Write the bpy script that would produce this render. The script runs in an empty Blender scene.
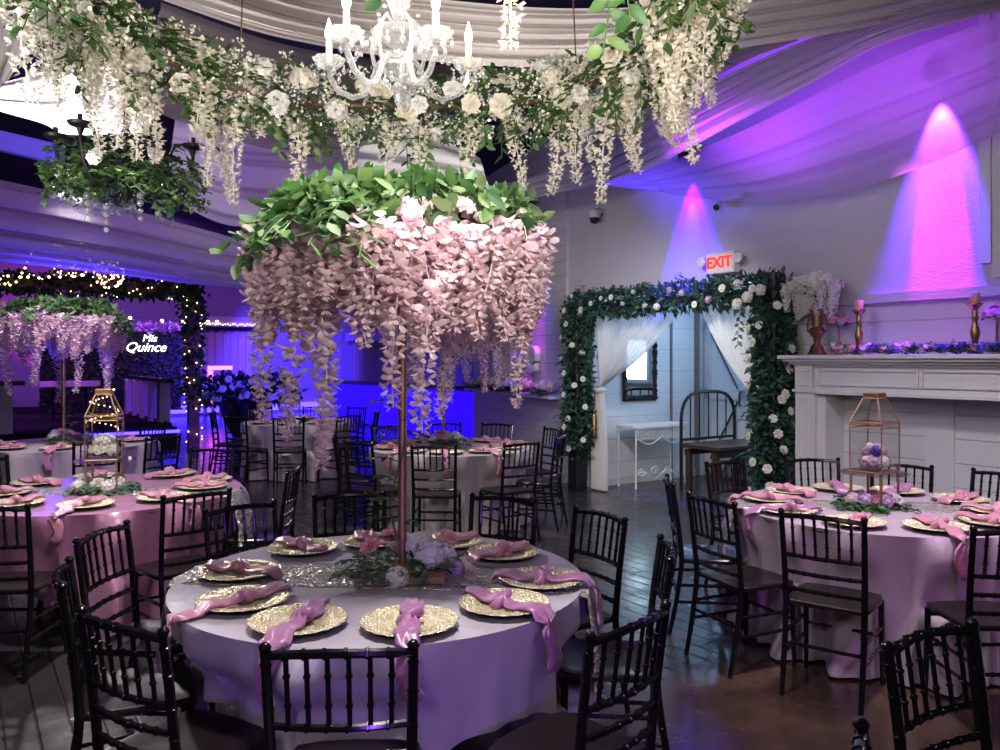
import bpy, math, random
from mathutils import Vector, Matrix
R = random.Random(7)
PI = math.pi
COL = bpy.context.scene.collection
V = Vector
EYE = 1.655
def at(px, py, Z):            # point seen at that pixel of the photograph, Z metres into the room
    return V(((px-500)/800*Z, Z, EYE+(360-py)*Z/800))
# room frame: local x = v (out through the right wall), local y = u (along the right wall, away from camera)
O = V((.99, 10.2, 0)); AX = V((-.56, .8285, 0)); BX = V((.8285, .56, 0))
RA = math.atan2(BX.y, BX.x)
RM = Matrix.Translation(O) @ Matrix.Rotation(RA, 4, 'Z')
def room(v, u, z=0): return O + BX*v + AX*u + V((0, 0, z))
def ray_u(px, v):
    k = (px-500)/800
    return (O.x+BX.x*v-k*(O.y+BX.y*v))/(k*AX.y-AX.x)
def zat(py, p): return EYE+(360-py)*p.y/800

# ------------------------------------------------------------------ mesh builder
class MB:
    def __init__(s): s.v = []; s.f = []
    def add(s, vs, fs):
        n = len(s.v); s.v += [tuple(p) for p in vs]; s.f += [tuple(i+n for i in q) for q in fs]
    def box(s, x0, x1, y0, y1, z0, z1, M=None, b=0):
        if b:
            bb = min(b, (x1-x0)/2.1, (y1-y0)/2.1, (z1-z0)/2.1)
            ring = lambda d, z: [(x0+d+e, y0+d+g, z) for e, g in ()]
            def lp(i, z):   # eight-sided loop with cut corners
                a0, a1, c0, c1 = x0+i, x1-i, y0+i, y1-i
                return [(a0+bb, c0, z), (a1-bb, c0, z), (a1, c0+bb, z), (a1, c1-bb, z), (a1-bb, c1, z), (a0+bb, c1, z), (a0, c1-bb, z), (a0, c0+bb, z)]
            s.loft([lp(bb*.6, z0), lp(0, z0+bb*.6), lp(0, z1-bb*.6), lp(bb*.6, z1)], True, True, M); return
        vs = [V((x, y, z)) for x in (x0, x1) for y in (y0, y1) for z in (z0, z1)]
        if M: vs = [M @ p for p in vs]
        s.add(vs, [(0,1,3,2),(4,6,7,5),(0,4,5,1),(2,3,7,6),(0,2,6,4),(1,5,7,3)])
    def loft(s, loops, c0=False, c1=False, M=None):
        n = len(loops[0]); vs = [V(p) for l in loops for p in l]
        if M: vs = [M @ p for p in vs]
        fs = []
        for i in range(len(loops)-1):
            for j in range(n):
                k = (j+1) % n
                fs.append((i*n+j, i*n+k, (i+1)*n+k, (i+1)*n+j))
        if c0: fs.append(tuple(reversed(range(n))))
        if c1: fs.append(tuple(range((len(loops)-1)*n, len(loops)*n)))
        s.add(vs, fs)
    def tube(s, pts, r, n=6, cap=True, flat=1.0, close=False):
        pts = [V(p) for p in pts]; m = len(pts)
        rs = r if isinstance(r, (list, tuple)) else [r]*m
        up = None; loops = []
        for i, p in enumerate(pts):
            if close: t = pts[(i+1) % m]-pts[i-1]
            else: t = pts[min(i+1, m-1)]-pts[max(i-1, 0)]
            if t.length < 1e-9: t = V((0,0,1))
            t.normalize()
            if up is None: up = V((0,0,1)) if abs(t.z) < .9 else V((0,1,0))
            x = up-t*up.dot(t)
            if x.length < 1e-6: x = t.orthogonal()
            x.normalize(); y = t.cross(x); up = x
            loops.append([p+(x*math.cos(a)*flat+y*math.sin(a))*rs[i] for a in [2*PI*k/n for k in range(n)]])
        if close: loops.append(loops[0]); s.loft(loops)
        else: s.loft(loops, cap, cap)
    def lathe(s, prof, n=16, c=(0,0,0), M=None, cap=True):
        loops = [[(c[0]+r*math.cos(2*PI*k/n), c[1]+r*math.sin(2*PI*k/n), c[2]+z) for k in range(n)] for r, z in prof]
        s.loft(loops, cap, cap, M)
    def sphere(s, c, r, n=8, m=6, sq=1.0):
        s.lathe([(max(1e-4, r*math.sin(PI*i/m)), -r*sq*math.cos(PI*i/m)) for i in range(m+1)], n, c)
    def leaf(s, p, d, up, L, W, cup=.15, droop=0.0, seg=1):
        d = d.normalized(); x = d.cross(up)
        if x.length < 1e-5: x = d.orthogonal()
        x.normalize(); nrm = x.cross(d)
        h = W/2; c = nrm*(-cup*W); dr = V((0,0,-droop*L))
        if seg == 1:
            s.add([p, p+d*L*.45+x*h, p+d*L*.45+c, p+d*L*.45-x*h, p+d*L+dr], [(0,1,2),(2,1,4),(0,2,3),(2,4,3)])
        else:
            a, b = p+d*L*.28+dr*.1, p+d*L*.65+dr*.45
            s.add([p, a+x*h*.85, a+c, a-x*h*.85, b+x*h*.8, b+c*.9, b-x*h*.8, p+d*L+dr],
                  [(0,1,2),(0,2,3),(1,4,5,2),(2,5,6,3),(4,7,5),(5,7,6)])

def petal(mb, p, d, up, L, W, cup=.2):
    d = d.normalized(); x = d.cross(up)
    if x.length < 1e-5: x = d.orthogonal()
    x.normalize(); n = x.cross(d)
    a, b = p+d*L*.38, p+d*L*.80
    mb.add([p, a+x*W*.42, a-n*cup*W, a-x*W*.42, b+x*W*.46+n*cup*W*.2, b-n*cup*W*.5, b-x*W*.46+n*cup*W*.2, p+d*L+n*cup*W*.3],
           [(0,1,2),(0,2,3),(1,4,5,2),(2,5,6,3),(4,7,5),(5,7,6)])
def rv(rr=None):
    rr = rr or R
    z = rr.uniform(-1, 1); a = rr.uniform(0, 2*PI); q = math.sqrt(1-z*z)
    return V((q*math.cos(a), q*math.sin(a), z))

def mesh_of(name, mb, mat, smooth=True, sharp=38):
    me = bpy.data.meshes.new(name); me.from_pydata(mb.v, [], mb.f); me.update()
    if mat: me.materials.append(mat)
    if smooth:
        me.polygons.foreach_set('use_smooth', [True]*len(me.polygons))
        try:
            if sharp: me.set_sharp_from_angle(angle=math.radians(sharp))
        except Exception: pass
    return me
def link(name, me, parent=None, M=None):
    o = bpy.data.objects.new(name, me); COL.objects.link(o)
    if parent is not None: o.parent = parent
    if M is not None: o.matrix_local = M
    return o
def obj(name, mb, mat, parent=None, M=None, smooth=True, sharp=38):
    return link(name, mesh_of(name, mb, mat, smooth, sharp), parent, M)
def thing(name, label, cat, M=None, group=None):
    o = bpy.data.objects.new(name, None); COL.objects.link(o); o.empty_display_size = .1
    if M is not None: o.matrix_local = M
    o['label'] = label; o['category'] = cat
    if group: o['group'] = group
    return o
def tag(o, label, cat, group=None):
    o['label'] = label; o['category'] = cat
    if group: o['group'] = group
    return o
def struct(name, mb, mat, M=None, smooth=False):
    o = obj(name, mb, mat, None, M, smooth); o['kind'] = 'structure'; return o
def place(p, rz=0, s=1): return Matrix.Translation(V(p)) @ Matrix.Rotation(rz, 4, 'Z') @ Matrix.Scale(s, 4)
def kids(o): return [c for c in bpy.data.objects if c.parent == o]
def dup(root, M, label, children):
    r = root.copy(); COL.objects.link(r); r.matrix_local = M; r['label'] = label
    for c, subs in children:
        d = c.copy(); COL.objects.link(d); d.parent = r
        for q in subs:
            e = q.copy(); COL.objects.link(e); e.parent = d
    return r
def tree(root): return [(c, kids(c)) for c in kids(root)]

# ------------------------------------------------------------------ materials
def newmat(name):
    m = bpy.data.materials.new(name); m.use_nodes = True
    nt = m.node_tree; return m, nt, nt.nodes, nt.links, nt.nodes['Principled BSDF']
def pmat(name, c1, c2=None, rough=.5, metal=0, scale=12, bump=0, bscale=None, spec=.5, sheen=0, coat=0, stretch=None):
    """base colour varied by noise between c1 and c2, optional bump"""
    m, nt, N, L, P = newmat(name)
    tc = N.new('ShaderNodeTexCoord'); src = tc.outputs['Object']
    if stretch:
        mp = N.new('ShaderNodeMapping'); mp.inputs['Scale'].default_value = stretch; L.new(src, mp.inputs['Vector']); src = mp.outputs[0]
    nz = N.new('ShaderNodeTexNoise'); nz.inputs['Scale'].default_value = scale; nz.inputs['Detail'].default_value = 4
    L.new(src, nz.inputs['Vector'])
    mx = N.new('ShaderNodeMix'); mx.data_type = 'RGBA'
    c2 = c2 or tuple(x*.75 for x in c1)
    mx.inputs[6].default_value = (*c1, 1); mx.inputs[7].default_value = (*c2, 1)
    L.new(nz.outputs['Fac'], mx.inputs[0]); L.new(mx.outputs[2], P.inputs['Base Color'])
    P.inputs['Roughness'].default_value = rough; P.inputs['Metallic'].default_value = metal
    P.inputs['Specular IOR Level'].default_value = spec
    if sheen: P.inputs['Sheen Weight'].default_value = sheen
    if coat: P.inputs['Coat Weight'].default_value = coat; P.inputs['Coat Roughness'].default_value = .1
    if bump:
        b = N.new('ShaderNodeBump'); b.inputs['Strength'].default_value = bump; b.inputs['Distance'].default_value = .02
        n2 = N.new('ShaderNodeTexNoise'); n2.inputs['Scale'].default_value = bscale or scale; n2.inputs['Detail'].default_value = 5
        L.new(src, n2.inputs['Vector']); L.new(n2.outputs['Fac'], b.inputs['Height']); L.new(b.outputs[0], P.inputs['Normal'])
    return m
def plantmat(name, cols, rough=.55, trans=.3):
    """colour picked per leaf / petal (each its own mesh island)"""
    m, nt, N, L, P = newmat(name)
    g = N.new('ShaderNodeNewGeometry'); cr = N.new('ShaderNodeValToRGB'); e = cr.color_ramp.elements
    while len(e) < len(cols): e.new(.5)
    for i, c in enumerate(cols): e[i].position = i/(len(cols)-1); e[i].color = (*c, 1)
    L.new(g.outputs['Random Per Island'], cr.inputs[0]); L.new(cr.outputs[0], P.inputs['Base Color'])
    P.inputs['Roughness'].default_value = rough
    t = N.new('ShaderNodeBsdfTranslucent'); L.new(cr.outputs[0], t.inputs[0])
    ms = N.new('ShaderNodeMixShader'); ms.inputs[0].default_value = trans
    L.new(P.outputs[0], ms.inputs[1]); L.new(t.outputs[0], ms.inputs[2])
    L.new(ms.outputs[0], N['Material Output'].inputs[0]); return m
def sheer(name, col, alpha=.8, trans=.45, rough=.8, scale=40):
    """thin cloth: diffuse + translucent, woven bump, part see-through"""
    m, nt, N, L, P = newmat(name)
    tc = N.new('ShaderNodeTexCoord'); nz = N.new('ShaderNodeTexNoise'); nz.inputs['Scale'].default_value = scale
    L.new(tc.outputs['Object'], nz.inputs['Vector'])
    mx = N.new('ShaderNodeMix'); mx.data_type = 'RGBA'; mx.inputs[6].default_value = (*col, 1); mx.inputs[7].default_value = (*[x*.86 for x in col], 1)
    L.new(nz.outputs['Fac'], mx.inputs[0]); L.new(mx.outputs[2], P.inputs['Base Color'])
    P.inputs['Roughness'].default_value = rough; P.inputs['Sheen Weight'].default_value = .2
    t = N.new('ShaderNodeBsdfTranslucent'); L.new(mx.outputs[2], t.inputs[0])
    ms = N.new('ShaderNodeMixShader'); ms.inputs[0].default_value = trans
    L.new(P.outputs[0], ms.inputs[1]); L.new(t.outputs[0], ms.inputs[2]); out = ms
    if alpha < 1:
        tr = N.new('ShaderNodeBsdfTransparent'); m2 = N.new('ShaderNodeMixShader'); m2.inputs[0].default_value = alpha
        L.new(tr.outputs[0], m2.inputs[1]); L.new(ms.outputs[0], m2.inputs[2]); out = m2
    L.new(out.outputs[0], N['Material Output'].inputs[0]); return m
def emat(name, col, strength):
    m, nt, N, L, P = newmat(name)
    P.inputs['Base Color'].default_value = (*[min(1, x*.8) for x in col], 1)
    P.inputs['Emission Color'].default_value = (*col, 1); P.inputs['Emission Strength'].default_value = strength
    return m
def glassmat(name, col=(1,1,1), rough=.02, thin=True):
    m, nt, N, L, P = newmat(name)
    if thin:   # thin pane: see-through with a fresnel reflection
        lw = N.new('ShaderNodeLayerWeight'); lw.inputs[0].default_value = .25; fr = N.new('ShaderNodeMapRange'); fr.inputs['To Min'].default_value = .03; fr.inputs['To Max'].default_value = .6; L.new(lw.outputs['Facing'], fr.inputs['Value'])
        tr = N.new('ShaderNodeBsdfTransparent'); tr.inputs[0].default_value = (*[c*.96 for c in col], 1)
        gl = N.new('ShaderNodeBsdfGlossy'); gl.inputs['Roughness'].default_value = rough
        ms = N.new('ShaderNodeMixShader'); L.new(fr.outputs[0], ms.inputs[0]); L.new(tr.outputs[0], ms.inputs[1]); L.new(gl.outputs[0], ms.inputs[2])
        L.new(ms.outputs[0], N['Material Output'].inputs[0])
    else:
        P.inputs['Base Color'].default_value = (*col, 1); P.inputs['Transmission Weight'].default_value = 1
        P.inputs['Roughness'].default_value = rough; P.inputs['IOR'].default_value = 1.5
    return m
def sequin(name, c1, c2, scale=260):
    m, nt, N, L, P = newmat(name)
    tc = N.new('ShaderNodeTexCoord'); vo = N.new('ShaderNodeTexVoronoi'); vo.inputs['Scale'].default_value = scale
    L.new(tc.outputs['Object'], vo.inputs['Vector'])
    cr = N.new('ShaderNodeMix'); cr.data_type = 'RGBA'; cr.inputs[6].default_value = (*c1, 1); cr.inputs[7].default_value = (*c2, 1)
    sp = N.new('ShaderNodeSeparateColor'); L.new(vo.outputs['Color'], sp.inputs[0]); L.new(sp.outputs[0], cr.inputs[0])
    L.new(cr.outputs[2], P.inputs['Base Color']); P.inputs['Metallic'].default_value = .5; P.inputs['Roughness'].default_value = .3
    g = N.new('ShaderNodeNewGeometry'); vm = N.new('ShaderNodeVectorMath'); vm.operation = 'SUBTRACT'; vm.inputs[1].default_value = (.5,.5,.5)
    L.new(vo.outputs['Color'], vm.inputs[0]); v2 = N.new('ShaderNodeVectorMath'); v2.operation = 'SCALE'; v2.inputs['Scale'].default_value = 1.1
    L.new(vm.outputs[0], v2.inputs[0]); v3 = N.new('ShaderNodeVectorMath'); L.new(g.outputs['Normal'], v3.inputs[0]); L.new(v2.outputs[0], v3.inputs[1])
    v4 = N.new('ShaderNodeVectorMath'); v4.operation = 'NORMALIZE'; L.new(v3.outputs[0], v4.inputs[0]); L.new(v4.outputs[0], P.inputs['Normal'])
    return m

M_ = {}
M_['black'] = pmat('black_lacquer', (.005,.0045,.006), (.009,.008,.010), .16, scale=30, spec=.42)
M_['seat'] = pmat('seat_lacquer', (.011,.008,.008), (.018,.012,.012), .24, scale=20, spec=.3)
M_['linen'] = pmat('silver_lilac_satin', (.56,.49,.57), (.47,.41,.50), .34, scale=4, sheen=.2, bump=.5, bscale=5, spec=.7, stretch=(1.6,1.6,.35))
M_['satin_pink'] = pmat('mauve_satin', (.48,.20,.35), (.36,.14,.27), .27, scale=5, sheen=.2, bump=.7, bscale=6, spec=.9, stretch=(1.6,1.6,.3))
M_['satin_mauve'] = pmat('dusty_mauve_satin', (.55,.42,.53), (.45,.33,.44), .32, scale=5, sheen=.2, bump=.6, bscale=5, spec=.8, stretch=(1.6,1.6,.3))
M_['taupe'] = pmat('champagne_satin', (.52,.45,.47), (.42,.36,.39), .36, scale=5, sheen=.2, bump=.6, bscale=6, spec=.6, stretch=(1.6,1.6,.3))
M_['napkin'] = pmat('rose_satin', (.60,.24,.34), (.46,.17,.28), .32, scale=25, sheen=.3, spec=.8, bump=.2, bscale=40)
M_['napkin_violet'] = pmat('orchid_satin', (.44,.17,.36), (.34,.12,.29), .32, scale=25, sheen=.3, spec=.8, bump=.2, bscale=40)
M_['gold'] = pmat('beaded_gold', (.92,.74,.38), (.80,.58,.25), .34, 1, scale=60, bump=.8, bscale=130)
def beadgold():
    m, nt, N, L, P = newmat('charger_gold')
    tc = N.new('ShaderNodeTexCoord'); vo = N.new('ShaderNodeTexVoronoi'); vo.inputs['Scale'].default_value = 120; L.new(tc.outputs['Object'], vo.inputs['Vector'])
    sp = N.new('ShaderNodeSeparateColor'); L.new(vo.outputs['Color'], sp.inputs[0])
    mx = N.new('ShaderNodeMix'); mx.data_type = 'RGBA'; mx.inputs[6].default_value = (.66,.50,.26,1); mx.inputs[7].default_value = (1,.93,.72,1); L.new(sp.outputs[0], mx.inputs[0])
    L.new(mx.outputs[2], P.inputs['Base Color']); P.inputs['Metallic'].default_value = .45; P.inputs['Roughness'].default_value = .34
    b = N.new('ShaderNodeBump'); b.inputs['Strength'].default_value = 1; b.inputs['Distance'].default_value = .006; b.invert = True
    L.new(vo.outputs['Distance'], b.inputs['Height']); L.new(b.outputs[0], P.inputs['Normal']); return m
M_['goldp'] = beadgold()
M_['blackrim'] = pmat('charger_underside', (.012,.011,.012), None, .4)
M_['brass'] = pmat('antique_brass', (.42,.26,.12), (.30,.18,.09), .36, 1, scale=25)
M_['copper'] = pmat('rose_gold_pole', (.42,.25,.17), (.36,.20,.14), .38, .85, scale=12)
M_['goldpole'] = pmat('gold_pole', (.62,.42,.20), (.52,.34,.15), .34, .9, scale=12)
M_['sequin'] = sequin('champagne_sequins', (.13,.11,.10), (1,.92,.82), 125)  # bright and dark cells put the sparkle into the sequin colour
M_['wood'] = pmat('stained_wood', (.20,.10,.06), (.12,.06,.035), .5, scale=8, stretch=(1, 8, 8), bump=.2, bscale=14)
M_['darkwood'] = pmat('dark_stained_wood', (.075,.038,.026), (.045,.024,.017), .42, scale=8, stretch=(1, 8, 8), bump=.2, bscale=14)
M_['palewood'] = pmat('pale_stained_wood', (.36,.22,.13), (.24,.14,.08), .5, scale=8, stretch=(1, 8, 8), bump=.2, bscale=14)
M_['iron'] = pmat('black_iron', (.012,.011,.012), (.02,.018,.018), .5, .4, scale=40)
M_['green'] = plantmat('garden_leaves', [(.018,.065,.016), (.045,.13,.028), (.13,.22,.07), (.03,.10,.03), (.20,.26,.12)])
M_['fern'] = plantmat('deep_green_leaves', [(.012,.055,.016), (.03,.11,.03), (.06,.17,.05)])
M_['euc'] = plantmat('eucalyptus_leaves', [(.06,.13,.075), (.12,.21,.13), (.18,.27,.18)])
M_['ruscus'] = plantmat('dark_ruscus_leaves', [(.012,.045,.032), (.03,.085,.06), (.055,.13,.085)], trans=.2)
M_['blush'] = plantmat('blush_petals', [(.76,.55,.62), (.85,.68,.73), (.90,.79,.81), (.72,.49,.60)], .7, .4)
M_['cream'] = plantmat('cream_petals', [(.80,.76,.62), (.88,.85,.76), (.84,.78,.70)], .7, .35)
M_['white'] = plantmat('white_petals', [(.82,.80,.78), (.90,.88,.86)], .7, .3)
M_['breath'] = plantmat('babys_breath', [(.72,.80,.55), (.88,.90,.78), (.92,.92,.86)], .7, .3)
M_['pinkf'] = plantmat('pink_petals', [(.80,.28,.38), (.88,.45,.52), (.75,.30,.50)], .7, .3)
M_['bluef'] = plantmat('violet_blue_petals', [(.10,.08,.42), (.16,.12,.55), (.30,.20,.60)], .7, .3)
M_['lilacf'] = plantmat('lilac_petals', [(.62,.45,.66), (.75,.58,.76), (.55,.36,.60)], .7, .3)
M_['glass'] = glassmat('lantern_glass')
M_['acrylic'] = glassmat('clear_acrylic', (.95,.93,.97), .05)
def crystalmat():
    m, nt, N, L, P = newmat('cut_crystal')
    P.inputs['Base Color'].default_value = (.55,.55,.58,1); P.inputs['Roughness'].default_value = .06; P.inputs['Specular IOR Level'].default_value = 1
    t = N.new('ShaderNodeBsdfTranslucent'); t.inputs[0].default_value = (1,1,1,1); tr = N.new('ShaderNodeBsdfTransparent')
    a = N.new('ShaderNodeMixShader'); a.inputs[0].default_value = .22; L.new(P.outputs[0], a.inputs[1]); L.new(t.outputs[0], a.inputs[2])
    gl = N.new('ShaderNodeBsdfGlossy'); gl.inputs['Roughness'].default_value = .03
    b = N.new('ShaderNodeMixShader'); b.inputs[0].default_value = .35; L.new(a.outputs[0], b.inputs[1]); L.new(gl.outputs[0], b.inputs[2])
    c = N.new('ShaderNodeMixShader'); lw = N.new('ShaderNodeLayerWeight'); lw.inputs[0].default_value = .35
    mr = N.new('ShaderNodeMapRange'); mr.inputs['To Min'].default_value = .30; mr.inputs['To Max'].default_value = 1; L.new(lw.outputs['Facing'], mr.inputs['Value'])
    L.new(mr.outputs[0], c.inputs[0]); L.new(tr.outputs[0], c.inputs[1]); L.new(b.outputs[0], c.inputs[2])
    L.new(c.outputs[0], N['Material Output'].inputs[0]); return m
M_['crystal'] = crystalmat()
M_['bulb'] = emat('candle_bulb', (1,.86,.66), 14)
M_['fairy'] = emat('fairy_bulb', (1,.62,.36), 6)
M_['candle'] = pmat('candle_sleeve', (.80,.62,.42), (.70,.52,.34), .6, scale=30)
M_['pinkwax'] = pmat('pink_wax', (.75,.34,.36), (.68,.29,.32), .5, scale=20)
M_['paint'] = pmat('grey_white_paint', (.60,.59,.60), (.55,.54,.56), .5, scale=6)
M_['white_iron'] = pmat('white_painted_iron', (.80,.79,.80), (.72,.71,.72), .5, scale=30)
M_['plastic'] = pmat('white_plastic', (.72,.71,.72), None, .4)
M_['darkplastic'] = pmat('black_plastic', (.012,.012,.014), None, .35)
# ================================================================== THE ROOM
def boards(name, col, pitch, groove=.05, axis='Z', off=0.0, plaster=False):
    m, nt, N, L, P = newmat(name)
    tc = N.new('ShaderNodeTexCoord'); sp = N.new('ShaderNodeSeparateXYZ'); L.new(tc.outputs['Object'], sp.inputs[0])
    a = N.new('ShaderNodeMath'); a.operation = 'MULTIPLY_ADD'; a.inputs[1].default_value = 1/pitch; a.inputs[2].default_value = off
    L.new(sp.outputs[axis], a.inputs[0])
    f = N.new('ShaderNodeMath'); f.operation = 'FRACT'; L.new(a.outputs[0], f.inputs[0])
    pp = N.new('ShaderNodeMath'); pp.operation = 'PINGPONG'; pp.inputs[1].default_value = .5; L.new(f.outputs[0], pp.inputs[0])
    s = N.new('ShaderNodeMapRange'); s.inputs['From Max'].default_value = groove; L.new(pp.outputs[0], s.inputs['Value'])
    nz = N.new('ShaderNodeTexNoise'); nz.inputs['Scale'].default_value = 2.5; nz.inputs['Detail'].default_value = 6
    L.new(tc.outputs['Object'], nz.inputs['Vector'])
    mx = N.new('ShaderNodeMix'); mx.data_type = 'RGBA'; mx.inputs[6].default_value = (*[c*.86 for c in col], 1); mx.inputs[7].default_value = (*col, 1)
    L.new(nz.outputs['Fac'], mx.inputs[0])
    m2 = N.new('ShaderNodeMix'); m2.data_type = 'RGBA'; m2.inputs[6].default_value = (*[c*.62 for c in col], 1)
    L.new(s.outputs[0], m2.inputs[0]); L.new(mx.outputs[2], m2.inputs[7]); L.new(m2.outputs[2], P.inputs['Base Color'])
    b = N.new('ShaderNodeBump'); b.inputs['Strength'].default_value = .6; b.inputs['Distance'].default_value = .006
    L.new(s.outputs[0], b.inputs['Height'])
    b2 = N.new('ShaderNodeBump'); b2.inputs['Strength'].default_value = .25; b2.inputs['Distance'].default_value = .01
    n2 = N.new('ShaderNodeTexNoise'); n2.inputs['Scale'].default_value = 30; n2.inputs['Detail'].default_value = 5; L.new(tc.outputs['Object'], n2.inputs['Vector'])
    L.new(n2.outputs['Fac'], b2.inputs['Height']); L.new(b.outputs[0], b2.inputs['Normal']); L.new(b2.outputs[0], P.inputs['Normal'])
    P.inputs['Roughness'].default_value = .55
    return m
M_['shiplap'] = boards('white_shiplap', (.62,.61,.63), .20)
M_['hallboard'] = boards('hall_shiplap', (.66,.67,.70), .30, .02)
M_['doorboard'] = boards('barn_door_boards', (.66,.67,.70), .11, .05, 'Y')
M_['plaster'] = pmat('rough_plaster', (.50,.47,.54), (.42,.40,.46), .6, scale=3, bump=.10, bscale=22, stretch=(1, 1, 2.2))
M_['stile'] = pmat('taupe_stile', (.20,.17,.16), None, .6)
M_['darkwall'] = pmat('dark_grey_wall_paint', (.30,.28,.32), (.25,.23,.27), .7, scale=3)  # plain grey wall paint with slight random tone
M_['ceil'] = pmat('black_ceiling', (.004,.004,.005), (.007,.006,.008), .9, scale=3)

def floor_material():
    m, nt, N, L, P = newmat('dark_glossy_floor')
    tc = N.new('ShaderNodeTexCoord'); sp = N.new('ShaderNodeSeparateXYZ'); L.new(tc.outputs['Object'], sp.inputs[0])
    def mth(op, a, b=None, c=None):
        n = N.new('ShaderNodeMath'); n.operation = op
        for i, x in enumerate((a, b, c)):
            if x is None: continue
            if isinstance(x, (int, float)): n.inputs[i].default_value = x
            else: L.new(x, n.inputs[i])
        return n.outputs[0]
    xv, yu = sp.outputs[0], sp.outputs[1]
    # planks run along u; polished concrete nearer than the line u = -4.85
    row = mth('FLOOR', mth('MULTIPLY', xv, 1/.13)); fr = mth('FRACT', mth('MULTIPLY', xv, 1/.13))
    wn = N.new('ShaderNodeTexWhiteNoise'); wn.noise_dimensions = '1D'; L.new(row, wn.inputs['W'])
    yy = mth('ADD', mth('MULTIPLY', yu, 1/1.1), mth('MULTIPLY', wn.outputs['Value'], 7.0))
    w2 = N.new('ShaderNodeTexWhiteNoise'); w2.noise_dimensions = '2D'; cb = N.new('ShaderNodeCombineXYZ')
    L.new(row, cb.inputs[0]); L.new(mth('FLOOR', yy), cb.inputs[1]); L.new(cb.outputs[0], w2.inputs['Vector'])
    edge = mth('MINIMUM', mth('PINGPONG', fr, .5), mth('MULTIPLY', mth('PINGPONG', mth('FRACT', yy), .5), 8.0))
    gap = N.new('ShaderNodeMapRange'); gap.inputs['From Max'].default_value = .06; L.new(edge, gap.inputs['Value'])
    nz = N.new('ShaderNodeTexNoise'); nz.inputs['Scale'].default_value = 3; nz.inputs['Detail'].default_value = 8; nz.inputs['Roughness'].default_value = .65
    L.new(tc.outputs['Object'], nz.inputs['Vector'])
    gr = N.new('ShaderNodeTexNoise'); gr.inputs['Scale'].default_value = 9; gr.inputs['Detail'].default_value = 6
    mp = N.new('ShaderNodeMapping'); mp.inputs['Scale'].default_value = (9, .7, 1); L.new(tc.outputs['Object'], mp.inputs['Vector']); L.new(mp.outputs[0], gr.inputs['Vector'])
    pl = N.new('ShaderNodeMix'); pl.data_type = 'RGBA'; pl.inputs[6].default_value = (.020,.019,.020,1); pl.inputs[7].default_value = (.055,.050,.050,1)
    L.new(mth('MULTIPLY', gr.outputs['Fac'], mth('ADD', mth('MULTIPLY', w2.outputs['Value'], .9), .35)), pl.inputs[0])
    pg = N.new('ShaderNodeMix'); pg.data_type = 'RGBA'; pg.inputs[6].default_value = (.006,.005,.006,1); L.new(gap.outputs[0], pg.inputs[0]); L.new(pl.outputs[2], pg.inputs[7])
    co = N.new('ShaderNodeMix'); co.data_type = 'RGBA'; co.inputs[6].default_value = (.030,.018,.015,1); co.inputs[7].default_value = (.075,.040,.030,1)
    cr = N.new('ShaderNodeMapRange'); cr.inputs['From Min'].default_value = .35; cr.inputs['From Max'].default_value = .7; L.new(nz.outputs['Fac'], cr.inputs['Value'])
    L.new(cr.outputs[0], co.inputs[0])
    near = mth('LESS_THAN', yu, -4.95)
    mx = N.new('ShaderNodeMix'); mx.data_type = 'RGBA'; L.new(near, mx.inputs[0]); L.new(pg.outputs[2], mx.inputs[6]); L.new(co.outputs[2], mx.inputs[7])
    L.new(mx.outputs[2], P.inputs['Base Color'])
    rg = N.new('ShaderNodeMapRange'); rg.inputs['From Min'].default_value = .3; rg.inputs['From Max'].default_value = .75
    rg.inputs['To Min'].default_value = .14; rg.inputs['To Max'].default_value = .36; L.new(nz.outputs['Fac'], rg.inputs['Value']); L.new(rg.outputs[0], P.inputs['Roughness'])
    P.inputs['Specular IOR Level'].default_value = .6
    b = N.new('ShaderNodeBump'); b.inputs['Strength'].default_value = .35; b.inputs['Distance'].default_value = .004
    far = mth('SUBTRACT', 1.0, near)
    L.new(mth('ADD', mth('MULTIPLY', mth('MULTIPLY', gap.outputs[0], far), 1.0), mth('MULTIPLY', nz.outputs['Fac'], .35)), b.inputs['Height']); L.new(b.outputs[0], P.inputs['Normal'])
    return m
M_['floor'] = floor_material()

def rbox(x0, x1, y0, y1, z0, z1, b=0):
    mb = MB(); mb.box(x0, x1, y0, y1, z0, z1, None, b); return mb
struct('floor', rbox(-12, 8, -14, 19, -.1, 0), M_['floor'], RM)
struct('ceiling', rbox(-12, 8, -14, 19, 4.8, 4.9), M_['ceil'], RM)
UL, UR = 0.02, -2.80      # ends of the opening in the right-hand wall, along u
FP0 = ray_u(800, 0.0)     # left end of the fireplace
# lower wall of boards, the plastered upper wall proud of it with a ledge
struct('wall_right', rbox(.30, .46, -14, UR, 0, 2.16), M_['shiplap'], RM)
mb = MB(); mb.box(.22, .46, -14, UR-.25, 2.16, 4.8); mb.box(.17, .22, -14, UR-.25, 2.16, 2.24); mb.box(.25, .46, UR-.25, .6, 2.5, 4.8); mb.box(.25, .46, UR-.25, UR, 2.16, 2.5)
mb.box(.25, .46, UL, .6, 2.2, 2.5); mb.box(.27, .46, UL, .6, 0, 2.2)
struct('wall_right_upper', mb, M_['plaster'], RM)
def slab(mb, a, b, z0, z1, t):      # wall piece between two floor points, thickness t outward
    a = V((*a, 0)); b = V((*b, 0)); d = (b-a).normalized(); n = V((d.y, -d.x, 0))*t
    vs = [a, b, b+n, a+n]; mb.loft([[p+V((0,0,z0)) for p in vs], [p+V((0,0,z1)) for p in vs]], True, True)
LW0, LW1 = (.22, .5), (1.14, 4.3)
mb = MB(); slab(mb, LW0, LW1, 0, 4.8, .16); struct('wall_love', mb, M_['shiplap'], RM)
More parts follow.
